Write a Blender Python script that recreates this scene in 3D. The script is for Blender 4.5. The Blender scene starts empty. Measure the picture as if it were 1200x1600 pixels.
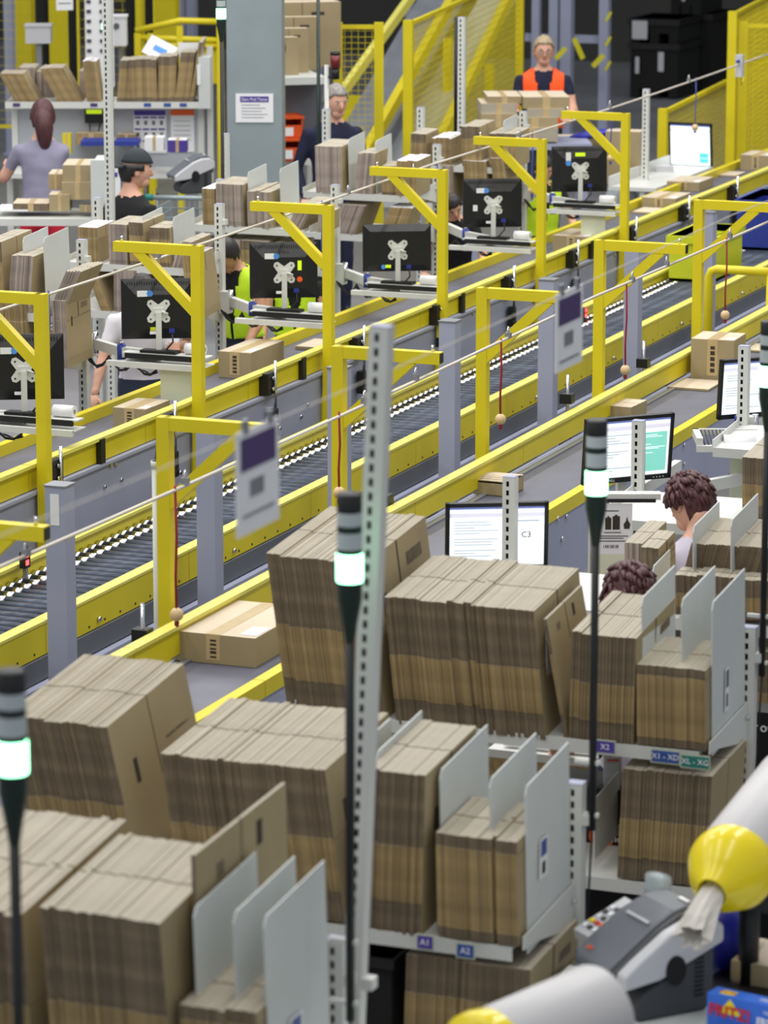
import bpy, math, random
from mathutils import Vector, Matrix, kdtree, noise
random.seed(7)
SC = bpy.context.scene
COL = SC.collection

# ---------------------------------------------------------------- camera
F, CX, CY, H = 5600.0, 600.0, 800.0, 4.4
PITCH = math.atan(1200 / F); YAW = math.atan(2250 / math.hypot(F, 1200))
FW = Vector((-math.sin(YAW) * math.cos(PITCH), math.cos(YAW) * math.cos(PITCH), -math.sin(PITCH)))
RT = Vector((math.cos(YAW), math.sin(YAW), 0)); UP = RT.cross(FW); CAM = Vector((0, 0, H))
cd = bpy.data.cameras.new('camera'); cam = bpy.data.objects.new('camera', cd); COL.objects.link(cam)
cd.sensor_fit = 'HORIZONTAL'; cd.sensor_width = 36; cd.lens = F / 1200 * 36; cd.clip_end = 200
cam.matrix_world = Matrix(((RT.x, UP.x, -FW.x, 0), (RT.y, UP.y, -FW.y, 0), (RT.z, UP.z, -FW.z, H), (0, 0, 0, 1)))
cd.dof.use_dof = True; cd.dof.focus_distance = 17.0; cd.dof.aperture_fstop = 6.3
SC.camera = cam
# surveying helpers: a measured picture point and one known plane give a place in the hall
def ray(x, y): return FW + RT * ((x - CX) / F) - UP * ((y - CY) / F)
def Uz(x, y, z): r = ray(x, y); return CAM + r * ((z - H) / r.z)
def Ux(x, y, X): r = ray(x, y); return CAM + r * (X / r.x)
def Uy(x, y, Y): r = ray(x, y); return CAM + r * (Y / r.y)
def Ud(x, y, d): return CAM + ray(x, y) * d
def dep(p): return (Vector(p) - CAM).dot(FW)
def ppm(p): return F / dep(p)

# ---------------------------------------------------------------- light
W = bpy.data.worlds.new('hall_air'); SC.world = W; W.use_nodes = True
W.node_tree.nodes['Background'].inputs[0].default_value = (0.90, 0.95, 1.0, 1)
W.node_tree.nodes['Background'].inputs[1].default_value = 0.50
def strip_light(x, y, z, sx, sy, p):
    l = bpy.data.lights.new('ceiling_strip', 'AREA'); l.shape = 'RECTANGLE'; l.size = sx; l.size_y = sy; l.energy = p
    l.color = (1.0, 0.98, 0.94)
    o = bpy.data.objects.new('ceiling_strip', l); COL.objects.link(o); o.location = (x, y, z)
for lx in (-15, -10.5, -6.5, -2.5):
    for ly in (6.5, 14.5, 22.5, 29.0):
        strip_light(lx, ly, 8.6, 0.5, 6.0, (130 if ly < 10 else 225) if ly < 28 else 150)
SC.view_settings.view_transform = 'Standard'; SC.view_settings.look = 'None'
SC.view_settings.exposure = 0.0; SC.view_settings.gamma = 1.0; SC.view_settings.use_curve_mapping = False

# ---------------------------------------------------------------- materials
def lin(c): return tuple(((v / 255) / 12.92 if v / 255 <= .04045 else ((v / 255 + .055) / 1.055) ** 2.4) for v in c) + (1,)
MATS = {}
def mk(name, rgb, rough=.5, metal=0, noise_s=0, noise_a=.12, emit=0, rnd=0, spec=None, alpha=1, stretch=None, bump=0):
    m = bpy.data.materials.new(name); m.use_nodes = True; n = m.node_tree.nodes; L = m.node_tree.links
    b = n['Principled BSDF']; c = lin(rgb)
    b.inputs['Base Color'].default_value = c; b.inputs['Roughness'].default_value = rough; b.inputs['Metallic'].default_value = metal
    if spec is not None: b.inputs['Specular IOR Level'].default_value = spec
    if emit:
        b.inputs['Emission Color'].default_value = c; b.inputs['Emission Strength'].default_value = emit
    if alpha < 1: b.inputs['Alpha'].default_value = alpha
    if noise_s or rnd:
        hs = n.new('ShaderNodeHueSaturation'); hs.inputs['Color'].default_value = c; val = None
        if noise_s:
            tc = n.new('ShaderNodeTexCoord'); mp = n.new('ShaderNodeMapping'); nz = n.new('ShaderNodeTexNoise')
            nz.inputs['Scale'].default_value = noise_s; nz.inputs['Detail'].default_value = 4
            if stretch: mp.inputs['Scale'].default_value = stretch
            L.new(tc.outputs['Object'], mp.inputs[0]); L.new(mp.outputs[0], nz.inputs[0])
            mr = n.new('ShaderNodeMapRange'); mr.inputs[1].default_value = .3; mr.inputs[2].default_value = .7
            mr.inputs[3].default_value = 1 - noise_a; mr.inputs[4].default_value = 1 + noise_a
            L.new(nz.outputs[0], mr.inputs[0]); val = mr.outputs[0]
            if bump:
                bp = n.new('ShaderNodeBump'); bp.inputs['Strength'].default_value = bump; bp.inputs['Distance'].default_value = .004
                L.new(nz.outputs[0], bp.inputs['Height']); L.new(bp.outputs[0], b.inputs['Normal'])
        if rnd:
            oi = n.new('ShaderNodeObjectInfo'); m2 = n.new('ShaderNodeMapRange')
            m2.inputs[3].default_value = 1 - rnd; m2.inputs[4].default_value = 1 + rnd
            L.new(oi.outputs['Random'], m2.inputs[0])
            if val:
                mu = n.new('ShaderNodeMath'); mu.operation = 'MULTIPLY'; L.new(val, mu.inputs[0]); L.new(m2.outputs[0], mu.inputs[1]); val = mu.outputs[0]
            else: val = m2.outputs[0]
        L.new(val, hs.inputs['Value']); L.new(hs.outputs[0], b.inputs['Base Color'])
    MATS[name] = m
    return m
mk('concrete', (118, 118, 122), .45, 0, .8, .22)
mk('dark_wall', (62, 62, 58), .8, 0, 1.2, .15)
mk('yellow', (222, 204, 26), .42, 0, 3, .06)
mk('yellow_lit', (230, 221, 104), .4, 0, 3, .06)  # lit copy of the yellow, overhead light put into the colour
mk('bluegrey', (160, 164, 188), .5, 0, 2.5, .07)
mk('steel', (150, 152, 160), .38, .6, 4, .1)
mk('chrome', (215, 215, 220), .18, 1)
mk('roller', (62, 68, 80), .36, .75, 0, 0, 0, .25)
mk('belt', (100, 101, 116), .42, 0, 6, .1)
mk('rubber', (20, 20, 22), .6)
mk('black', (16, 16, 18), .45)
mk('matte_black', (8, 8, 9), .8)
mk('white', (214, 215, 210), .45, 0, 3, .04)
mk('plate', (208, 212, 210), .5, 0, 4, .05)
mk('paper', (236, 236, 238), .7)
mk('kraft', (164, 147, 112), .75, 0, 5, .05, 0, .05)
mk('kraft_lit', (206, 190, 166), .75, 0, 6, .05, 0, .05)  # box tops: kraft paled, light from above is in the colour
mk('kraft_top_lit', (172, 163, 146), .8, 0, 9, .06, 0, .035)  # carton bundle tops, light from above painted into the tone
mk('fold', (154, 131, 90), .8, 0, 60, .28, 0, .22, stretch=(1, 1, .25))
mk('cut', (118, 103, 83), .85, 0, 70, .3, 0, .22, stretch=(1, 1, .3))
mk('cut_glint', (158, 144, 136), .8, 0, 60, .25, 0, .35, stretch=(1, 1, .2))  # cut edges with the glint of lit board put into the colour
mk('white_liner', (228, 226, 230), .7, 0, 12, .04)
mk('tape', (196, 172, 128), .3, 0, 20, .06)
mk('ink', (58, 50, 42), .8)
mk('purple', (78, 60, 150), .6)
mk('purple_dark', (72, 52, 106), .6)
mk('orange', (240, 100, 30), .5)
mk('orange_bin', (222, 84, 22), .5)
mk('lime', (196, 232, 40), .7, emit=.12)
mk('lime_bin', (206, 214, 40), .45)
mk('blue', (40, 58, 150), .5)
mk('royal', (30, 40, 160), .45, 0, 8, .3)
mk('sticker_blue', (80, 150, 235), .5)
mk('skin', (222, 170, 146), .55, 0, 14, .04)
mk('skin_tan', (196, 146, 116), .55, 0, 14, .04)
mk('lip', (170, 98, 90), .5)
mk('eye', (38, 30, 28), .3)
mk('hair_dark', (38, 33, 34), .5, 0, 60, .35, stretch=(1, 1, .2))
mk('hair_red', (78, 40, 42), .5, 0, 60, .35, stretch=(1, 1, .2))
mk('hair_grey', (150, 144, 138), .6, 0, 60, .25, stretch=(1, 1, .2))
mk('hair_blond', (176, 158, 128), .6, 0, 60, .25, stretch=(1, 1, .2))
mk('cap', (40, 48, 54), .75)
mk('shirt_grey', (146, 142, 164), .85, 0, 9, .08)
mk('shirt_white', (230, 226, 234), .8, 0, 7, .05)
mk('shirt_lilac', (204, 196, 212), .85, 0, 7, .06)
mk('navy', (24, 28, 56), .85, 0, 8, .1)
mk('cloth_black', (20, 20, 24), .85, 0, 8, .1)
mk('red_cloth', (205, 34, 58), .8, 0, 8, .08)
mk('jeans', (46, 54, 76), .85)
mk('vest_orange', (255, 92, 30), .7, emit=.1)
mk('wood', (216, 186, 140), .5, 0, 20, .06)
mk('red_cord', (150, 34, 40), .7)
mk('blue_cord', (70, 84, 150), .7)
mk('rope', (206, 198, 186), .5)
mk('galv', (150, 162, 166), .45, .25, 2.2, .08)
mk('grey_panel', (182, 186, 192), .5, 0, 2, .05)
mk('device_grey', (98, 102, 110), .5, 0, 8, .04)
mk('device_light', (196, 196, 200), .45)
mk('device_dark', (62, 64, 68), .55)
mk('funnel', (238, 214, 20), .22)
mk('tube_white', (200, 197, 198), .45)
mk('kraft_paper', (206, 200, 192), .8, 0, 10, .08)
mk('box_blue', (52, 110, 214), .4)
mk('print_red', (206, 38, 40), .5)
mk('print_yellow', (244, 222, 30), .5)
mk('print_white', (240, 240, 244), .5)
mk('print_teal', (34, 120, 110), .5)
mk('print_navy', (50, 80, 150), .5)
mk('beacon_red', (110, 30, 28), .3)
mk('lamp_dark', (26, 44, 38), .3)
mk('lamp_clear', (186, 196, 198), .25)
mk('lamp_green', (150, 255, 190), .3, emit=6)
mk('led_red', (255, 50, 50), .3, emit=8)
mk('lcd', (190, 220, 30), .4, emit=.7)
mk('scr_white', (232, 240, 246), .5, emit=.85)
mk('scr_pale', (208, 206, 220), .5, emit=.8)
mk('scr_line', (160, 172, 180), .5, emit=.6)
mk('scr_bar', (110, 124, 190), .5, emit=.6)
mk('scr_teal', (128, 206, 190), .5, emit=.75)
mk('scr_blue', (80, 184, 234), .5, emit=.8)
mk('scr_red', (200, 70, 70), .5, emit=.6)
mk('label_web', (218, 222, 196), .5)
mk('translucent', (206, 214, 190), .4, alpha=.75)
mk('glass_green', (120, 150, 90), .3)
mk('film', (190, 200, 204), .25, alpha=.7)
mk('hazard', (226, 216, 40), .5)

# ---------------------------------------------------------------- mesh helpers
class MB:
    def __init__(s): s.v = []; s.f = []; s.m = []; s.sm = []; s.mats = []
    def mi(s, name):
        if name not in s.mats: s.mats.append(name)
        return s.mats.index(name)
    def add(s, vs, fs, mat, smooth=False):
        o = len(s.v); s.v += [tuple(p) for p in vs]
        mats = mat if isinstance(mat, (list, tuple)) else [mat] * len(fs)
        for f, m in zip(fs, mats): s.f.append(tuple(i + o for i in f)); s.m.append(s.mi(m)); s.sm.append(smooth)
        return s
    def box(s, c, d, mat, R=None, top=None):
        # mat may be a dict keyed by '-x +x -y +y -z +z'; d = full size
        hx, hy, hz = d[0] / 2, d[1] / 2, d[2] / 2; t = top or (1, 1)
        P = [Vector((sx * hx * (t[0] if sz > 0 else 1), sy * hy * (t[1] if sz > 0 else 1), sz * hz)) for sz in (-1, 1) for sy in (-1, 1) for sx in (-1, 1)]
        if R is not None: P = [R @ p for p in P]
        c = Vector(c); P = [p + c for p in P]
        fs = [(0, 2, 3, 1), (4, 5, 7, 6), (0, 1, 5, 4), (2, 6, 7, 3), (0, 4, 6, 2), (1, 3, 7, 5)]
        keys = ['-z', '+z', '-y', '+y', '-x', '+x']
        if isinstance(mat, dict): mat = [mat.get(k, mat['*']) for k in keys]
        return s.add(P, fs, mat)
    def bx(s, x0, x1, y0, y1, z0, z1, mat):
        return s.box(((x0 + x1) / 2, (y0 + y1) / 2, (z0 + z1) / 2), (x1 - x0, y1 - y0, z1 - z0), mat)
    def cyl(s, p0, p1, r0, mat, r1=None, n=12, cap=True, smooth=True):
        return s.tube([p0, p1], [r0, r0 if r1 is None else r1], mat, n, cap, smooth)
    def tube(s, pts, r, mat, n=8, cap=True, smooth=True):
        pts = [Vector(p) for p in pts]; rs = r if isinstance(r, (list, tuple)) else [r] * len(pts)
        o = len(s.v); vs = []; fs = []; prev = None
        for i, p in enumerate(pts):
            a = pts[max(i - 1, 0)]; b = pts[min(i + 1, len(pts) - 1)]; t = (b - a)
            t = t.normalized() if t.length > 1e-9 else Vector((0, 0, 1))
            if prev is None:
                u = t.orthogonal().normalized()
            else:
                u = (prev - t * prev.dot(t)); u = u.normalized() if u.length > 1e-6 else t.orthogonal().normalized()
            prev = u; w = t.cross(u)
            for k in range(n):
                q = 2 * math.pi * k / n; vs.append(p + (u * math.cos(q) + w * math.sin(q)) * rs[i])
        for i in range(len(pts) - 1):
            for k in range(n):
                k2 = (k + 1) % n; fs.append((i * n + k, i * n + k2, (i + 1) * n + k2, (i + 1) * n + k))
        s.add(vs, fs, mat, smooth)
        if cap:
            s.f.append(tuple(o + k for k in range(n))[::-1]); s.m.append(s.mi(mat if not isinstance(mat, list) else mat[0])); s.sm.append(False)
            e = o + (len(pts) - 1) * n
            s.f.append(tuple(e + k for k in range(n))); s.m.append(s.m[-1]); s.sm.append(False)
        return s
    def lathe(s, prof, mat, n=20, M=None):
        # prof: (r, z) list around z; mat per segment or one
        vs = []; fs = []; ml = []
        for r, z in prof:
            for k in range(n):
                q = 2 * math.pi * k / n; vs.append(Vector((r * math.cos(q), r * math.sin(q), z)))
        for i in range(len(prof) - 1):
            for k in range(n):
                k2 = (k + 1) % n; fs.append((i * n + k, i * n + k2, (i + 1) * n + k2, (i + 1) * n + k))
                ml.append(mat[i] if isinstance(mat, list) else mat)
        if M is not None: vs = [M @ p for p in vs]
        return s.add(vs, fs, ml, True)
    def prism(s, poly, d, mat, M=None, side=None):
        # polygon in local xz, extruded along y from 0 to d
        n = len(poly); vs = [Vector((x, 0, z)) for x, z in poly] + [Vector((x, d, z)) for x, z in poly]
        if M is not None: vs = [M @ p for p in vs]
        fs = [tuple(range(n)), tuple(range(2 * n - 1, n - 1, -1))] + [(i, i + n, (i + 1) % n + n, (i + 1) % n) for i in range(n)]
        return s.add(vs, fs, [mat, mat] + [side or mat] * n)
    def ell(s, c, r, mat, n=14, m=9, R=None, fn=None):
        c = Vector(c); vs = []; fs = []
        for j in range(m + 1):
            th = math.pi * j / m
            for k in range(n):
                q = 2 * math.pi * k / n
                p = Vector((math.sin(th) * math.cos(q), math.sin(th) * math.sin(q), math.cos(th)))
                if fn: p = fn(p)
                p = Vector((p.x * r[0], p.y * r[1], p.z * r[2]))
                if R is not None: p = R @ p
                vs.append(p + c)
        for j in range(m):
            for k in range(n):
                k2 = (k + 1) % n; fs.append((j * n + k, (j + 1) * n + k, (j + 1) * n + k2, j * n + k2))
        return s.add(vs, fs, mat, True)
    def mesh(s, name):
        me = bpy.data.meshes.new(name); me.from_pydata(s.v, [], s.f)
        for m in s.mats: me.materials.append(MATS[m])
        me.polygons.foreach_set('material_index', s.m); me.polygons.foreach_set('use_smooth', s.sm); me.update()
        return me
def tag(o, label=None, cat=None, group=None, kind=None):
    if label: o['label'] = label
    if cat: o['category'] = cat
    if group: o['group'] = group
    if kind: o['kind'] = kind
    return o
def link(name, data, parent=None, loc=(0, 0, 0), rot=(0, 0, 0), label=None):
    o = bpy.data.objects.new(name, data); COL.objects.link(o); o.location = loc; o.rotation_euler = rot
    if parent is not None: o.parent = parent
    if label: o['label'] = label
    return o
def thing(name, label, cat, loc=(0, 0, 0), rz=0, group=None):
    return tag(link(name, None, None, loc, (0, 0, rz)), label, cat, group)
def part(name, mb, parent=None, loc=(0, 0, 0), rot=(0, 0, 0), label=None): return link(name, mb.mesh(name), parent, loc, rot, label)
def single(name, mb, label, cat, loc=(0, 0, 0), rot=(0, 0, 0), group=None): return tag(part(name, mb, None, loc, rot), label, cat, group)
def struct(name, mb, loc=(0, 0, 0)): return tag(part(name, mb, None, loc), kind='structure')
def copy_tree(o, parent=None):
    c = o.copy(); COL.objects.link(c); c.parent = parent
    for ch in o.children: copy_tree(ch, c)
    return c
def RX(a): return Matrix.Rotation(a, 3, 'X')
def RY(a): return Matrix.Rotation(a, 3, 'Y')
def RZ(a): return Matrix.Rotation(a, 3, 'Z')
TXT = {}
def text(s, size, mat, parent, M, name='lettering', ext=.0006, align='CENTER', sx=1.0, bold=0):
    cu = bpy.data.curves.new('txt', 'FONT'); cu.body = s; cu.size = size; cu.extrude = ext; cu.align_x = align; cu.align_y = 'CENTER'; cu.resolution_u = 2; cu.offset = bold
    t = bpy.data.objects.new('txt', cu); COL.objects.link(t)
    me = bpy.data.meshes.new_from_object(t.evaluated_get(bpy.context.evaluated_depsgraph_get()))
    bpy.data.objects.remove(t); me.materials.clear(); me.materials.append(MATS[mat]); me.name = name
    if sx != 1: me.transform(Matrix.Diagonal((sx, 1, 1, 1)))
    o = link(name, me, parent); o.matrix_local = M
    return o
def face_M(loc, rz=0, rx=math.pi / 2): # lettering standing upright, readable from -y when rz = 0
    return Matrix.Translation(loc) @ Matrix.Rotation(rz, 4, 'Z') @ Matrix.Rotation(rx, 4, 'X')
ORD = ['first', 'second', 'third', 'fourth', 'fifth', 'sixth', 'seventh', 'eighth', 'ninth', 'tenth']

# ---------------------------------------------------------------- structure
m = MB(); m.bx(-60, 30, -6, 49, -.1, 0, 'concrete'); struct('floor', m)
m = MB(); m.bx(-60, 30, 48.6, 48.9, 0, 12, 'dark_wall'); struct('wall_back', m)
# ---------------------------------------------------------------- conveyors
def leg_frame(par, x0, x1, y, ztop):
    m = MB(); 
    for x in (x0, x1): m.bx(x - .03, x + .03, y - .03, y + .03, 0, ztop, 'bluegrey')
    m.bx(x0, x1, y - .02, y + .02, .25, .30, 'bluegrey'); part('support_leg', m, par)
def bracket_mb(s):
    m = MB()  # black clamp block with chrome spindle, s = side the spindle stands on
    m.bx(-.035, .035, -.075, .045, -.085, .035, 'black')
    m.cyl((s * .045, 0, -.20), (s * .045, 0, .10), .0085, 'chrome', n=8)
    for z in (-.055, .005): m.cyl((s * .036, -.02, z), (s * .046, -.02, z), .011, 'chrome', n=8)
    m.bx(-.02 + s * .03, .02 + s * .03, -.03, .03, -.30, -.17, 'black'); m.cyl((s * .055, .02, -.28), (s * .068, .02, -.28), .012, 'chrome', n=8)
    return m
# A: belt conveyor on the far side, tall guard towards us, low rail towards the packers
A = thing('belt_conveyor', 'long parcel belt conveyor with yellow guards below the row of monitor backs', 'conveyor', (-8.0, 8, 0))
def pa(name, m, label=None): return part(name, m, A, (8.0, -8, 0), label=label)
Y0, Y1 = 11.0, 32.0
m = MB(); m.bx(-8.30, -7.70, Y0, Y1, .84, .875, 'belt'); pa('belt', m)
m = MB(); m.bx(-7.715, -7.66, Y0, Y1, .60, .915, 'bluegrey'); m.bx(-7.73, -7.645, Y0, Y1, .905, .92, 'bluegrey'); pa('side_beam', m)
m = MB(); m.bx(-8.38, -8.315, Y0, Y1, .60, .86, 'bluegrey'); pa('side_beam', m)
m = MB(); m.bx(-8.345, -8.30, Y0, Y1, .865, .935, 'yellow'); pa('low_rail', m)
for i in range(16):
    a = Y0 + 1.305 * i
    m = MB(); m.bx(-7.70, -7.675, a + .004, min(a + 1.301, Y1), .925, 1.045, 'yellow'); m.bx(-7.71, -7.655, a + .004, min(a + 1.301, Y1), 1.035, 1.052, 'yellow_lit'); pa('guard_panel', m)
bm = bracket_mb(1).mesh('spindle_bracket')
for i in range(-2, 13): link('spindle_bracket', bm, A, (8.0 - 7.655, -8 + 15.13 + 1.308 * i, 1.01))
m0 = MB(); m0.bx(-.012, .014, -.025, .025, -.10, .035, 'black'); pm = m0.mesh('panel_joiner')
for i in range(-1, 7): link('panel_joiner', pm, A, (8.0 - 7.66, -8 + 15.67 + 1.29 * 2 * i, 1.01))
bl = MB(); bl.cyl((0, 0, 0), (.009, 0, 0), .011, 'chrome', n=8); blm = bl.mesh('bolt')
for (px, py) in [(172, 727), (180, 726), (189, 750), (163, 761), (738, 490), (745, 488), (470, 651), (480, 632), (1000, 388), (986, 396), (960, 398), (90, 768)]:
    p = Ux(px, py, -7.66); link('bolt', blm, A, (8.0 + p.x, p.y - 8, p.z))
for y in (12.3, 14.9, 17.5, 20.1, 22.7, 25.3, 27.9, 30.5): leg_frame(A, -.34, .3, y - 8, .6)

# B: roller conveyor running lower between the two belts
B = thing('roller_conveyor', 'low roller conveyor with chrome rollers and yellow sides between the two belts', 'conveyor', (-6.97, 8, 0))
def pb(name, m): return part(name, m, B, (6.97, -8, 0))
Y0, Y1 = 10.2, 27.5
for i in range(12):
    a = Y0 + 1.45 * i
    m = MB(); m.bx(-6.70, -6.675, a + .003, a + 1.447, .655, .80, 'yellow'); m.bx(-6.73, -6.67, a + .003, a + 1.447, .79, .802, 'yellow_lit')
    for j in range(9): m.cyl((-6.675, a + .1 + j * .155, .675), (-6.672, a + .1 + j * .155, .675), .006, 'ink', n=6)
    m.cyl((-6.675, a + .5, .69), (-6.662, a + .5, .69), .012, 'chrome', n=8); pb('side_guard', m)
    m = MB(); m.bx(-7.29, -7.265, a + .003, a + 1.447, .70, .80, 'yellow'); m.bx(-7.305, -7.25, a + .003, a + 1.447, .79, .805, 'yellow_lit'); pb('back_guard', m)
m = MB(); m.bx(-6.71, -6.665, Y0, Y1, .555, .65, 'device_grey'); m.bx(-6.70, -6.63, Y0, Y1, .53, .548, 'bluegrey'); m.bx(-7.30, -7.26, Y0, Y1, .45, .70, 'steel'); pb('frame_channel', m)
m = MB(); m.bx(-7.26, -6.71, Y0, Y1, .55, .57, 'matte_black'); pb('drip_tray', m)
rm = MB(); rm.cyl((-.53, 0, 0), (-.10, 0, 0), .026, 'roller', n=12); rm.cyl((-.565, 0, 0), (-.53, 0, 0), .018, 'black', n=8)
rm.cyl((-.10, 0, 0), (0, 0, 0), .026, 'roller', n=12); rm.cyl((-.552, 0, 0), (-.512, 0, .0), .0285, 'chrome', n=12); rm.cyl((-.475, 0, 0), (-.43, 0, .0), .0275, 'chrome', n=12)
rmm = rm.mesh('roller')
for i in range(208): link('roller', rmm, B, (6.97 - 6.712, Y0 - 8 + .06 + i * .0825, .715))
for y in (11.4, 13.6, 15.8, 18.0, 20.2, 22.4, 24.6, 26.8): leg_frame(B, -.31, .29, y - 8, .45)
for i, (px, py, w) in enumerate([(300, 915, .16), (470, 800, .2), (640, 720, .2), (150, 1010, .22), (860, 620, .2)]):
    p = Ux(px, py, -6.63); m = MB(); m.bx(-.02, .02, -w / 2, w / 2, -.12, .06, 'grey_panel'); m.bx(-.022, .023, -w / 2 - .05, -w / 2 - .01, -.2, .05, 'device_dark')
    part('drive_box', m, B, (p.x + 6.97, p.y - 8, min(p.z, .42)))

# C: belt conveyor on our side
C = thing('belt_conveyor', 'parcel belt conveyor with grey belt and yellow rails nearest the cardboard racks', 'conveyor', (-5.47, 8, 0))
def pc(name, m, label=None): return part(name, m, C, (5.47, -8, 0), label=label)
Y0, Y1 = 9.0, 27.0
m = MB(); m.bx(-5.72, -5.22, Y0, Y1, .84, .875, 'belt'); pc('belt', m)
m = MB(); m.bx(-5.27, -5.20, Y0, Y1, .55, .885, 'bluegrey'); pc('side_beam', m)
m = MB(); m.bx(-5.78, -5.725, Y0, Y1, .55, .87, 'bluegrey'); m.bx(-5.725, -5.69, Y0, Y1, .875, .885, 'steel'); pc('side_beam', m)
for i in range(12):
    a = Y0 + 1.5 * i
    m = MB(); m.bx(-5.245, -5.195, a + .003, a + 1.497, .885, .95, 'yellow'); pc('low_rail', m)
    m = MB(); m.bx(-5.765, -5.74, a + .003, a + 1.497, .905, 1.02, 'yellow'); m.bx(-5.785, -5.73, a + .003, a + 1.497, 1.01, 1.025, 'yellow_lit'); pc('guard_panel', m)
bm2 = MB(); bm2.cyl((0, 0, -.15), (0, 0, .10), .009, 'chrome', n=8); bm2.bx(-.035, .03, -.03, .03, -.05, .0, 'black'); b2m = bm2.mesh('spindle')
for (px, py) in [(223, 982), (602, 772), (887, 615), (1006, 560)]:
    p = Ux(px, py, -5.82); link('spindle', b2m, C, (5.47 + p.x, p.y - 8, p.z))
for (px, py) in [(877, 842), (870, 810), (884, 807), (1068, 695), (1068, 725)]:
    p = Ux(px, py, -5.20); link('bolt', blm, C, (5.47 + p.x, p.y - 8, p.z))
for y in (10, 12.4, 14.8, 17.2, 19.6, 22, 24.4, 26.6): leg_frame(C, -.27, .22, y - 8, .55)

# blue-grey steel posts between the roller line and our belt
pp = MB(); pp.bx(-.045, .045, -.045, .045, 0, 1.43, 'bluegrey'); pp.bx(-.05, .05, -.05, .05, 1.43, 1.436, 'steel'); pm_ = pp.mesh('steel_post')
lp = MB(); lp.bx(-.08, .08, -.08, .08, 0, .012, 'bluegrey'); lpm = lp.mesh('foot_plate')
ys = [12.906, 14.40, 15.949, 17.495, 19.1, 20.7, 22.3]
wh = ['leftmost, with white label', 'behind the larger hanging sign', 'left of the tall perforated post', 'between two yellow gallows mid picture', 'behind the smaller hanging sign', 'left of the rightmost gallows', 'before the lime bin']
for i, y in enumerate(ys):
    t = thing('steel_post', 'blue-grey square steel post beside the rollers, ' + wh[i], 'post', (-6.5, y, 0), 0, 'steel posts along the roller line')
    link('post_tube', pm_, t); link('foot_plate', lpm, t)
    if i == 0:
        m = MB(); m.bx(-.02, .02, -.048, -.045, 1.27, 1.40, 'paper'); part('label_sticker', m, t, label='small white sticker')

# ---------------------------------------------------------------- yellow pull-cord arms
def gallow_mesh(s, zt, zb, L):
    post = MB(); post.bx(-.027, .027, -.027, .027, zb, zt, 'yellow')
    arm = MB(); arm.bx(min(0, s * L), max(0, s * L), -.025, .025, zt - .052, zt, 'yellow'); arm.bx(s * L - .003, s * L + .003, -.02, .02, zt - .047, zt - .005, 'black')
    arm.cyl((s * (L - .04), 0, zt), (s * (L - .04), 0, zt + .03), .007, 'chrome', n=8)
    br = MB(); a = Vector((0, 0, zt - .36)); b = Vector((s * L * .72, 0, zt - .04)); d = (b - a)
    br.box((a + b) / 2, (.05, .046, d.length), 'yellow', R=RY(math.atan2(d.x, d.z)))
    ft = MB(); ft.bx(-.05, .03, -.03, .03, zb - .004, zb + .01, 'yellow'); ft.prism([(-.027, zb), (-.075, zb + .02), (-.027, zb + .22)], .01, 'yellow', Matrix.Translation((0, -.005, 0)))
    return [('post', post.mesh('post')), ('arm', arm.mesh('arm')), ('brace', br.mesh('brace')), ('foot', ft.mesh('foot'))]
ga = gallow_mesh(-1, 1.87, .62, .47)
for i, (x, y) in enumerate([(64, 455), (308, 380), (513, 315), (692, 258), (847, 211), (978, 170)]):
    p = Ux(x, y, -7.615)
    t = thing('cable_gallows', 'yellow gallows bracket on the far belt pointing left, %s of six from the left' % ORD[i], 'bracket', (-7.615, p.y, 0), 0, 'yellow arms of the far belt')
    for n, me in ga: link(n, me, t)
gc = gallow_mesh(1, 1.81, .30, .48)
gcy = [10.62]
for i, (x, y) in enumerate([(None, 0), (258, 690), (530, 545), (755, 455), (938, 380), (1093, 313)]):
    Y = 10.62 if x is None else Ux(x, y, -5.88).y
    t = thing('cable_gallows', 'yellow gallows bracket beside the rollers pointing right, %s of six from the left' % ORD[i], 'bracket', (-5.88, Y, 0), 0, 'yellow arms of the near belt')
    for n, me in gc: link(n, me, t)
    gcy.append(Y)
def cable(name, label, X, z0, z1, ya, yb, rings, r=.007):
    t = thing(name, label, 'cable', (X, ya, z0)); m = MB(); n = 24
    m.tube([(0, (yb - ya) * k / n, (z1 - z0) * k / n - .02 * math.sin(math.pi * ((k * 2) % n) / n)) for k in range(n + 1)], r, 'rope', n=6); part('wire', m, t)
    for y in rings:
        m = MB(); m.tube([(.0, .012 * math.cos(q), .028 * math.sin(q) + .012) for q in [k * math.pi / 4 for k in range(9)]], .004, 'chrome', n=6)
        m.bx(-.012, .012, -.014, .014, -.012, .014, 'steel'); part('ring_clamp', m, t, (0, y - ya, (z1 - z0) * (y - ya) / (yb - ya)))
    return t
cable('pull_wire', 'thin emergency pull wire strung along the far belt under the yellow arms', -8.05, 1.70, 1.86, 13.0, 29.6, [15.6, 17.2, 17.35, 19.1, 19.9, 21.0, 23.0, 25.0, 27.0])
cable('pull_wire', 'thin emergency pull wire strung over the near belt under the yellow arms', -5.47, 1.715, 1.72, 9.5, 24.0, [10.6, 11.9, 12.4, 13.7, 14.3, 15.5, 16.2, 17.4, 18.0, 19.2])
cable('sign_wire', 'thin wire carrying two hanging signs above the near racks', -3.184, 2.904, 2.904, 5.0, 17.4, [], .0014)
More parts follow.
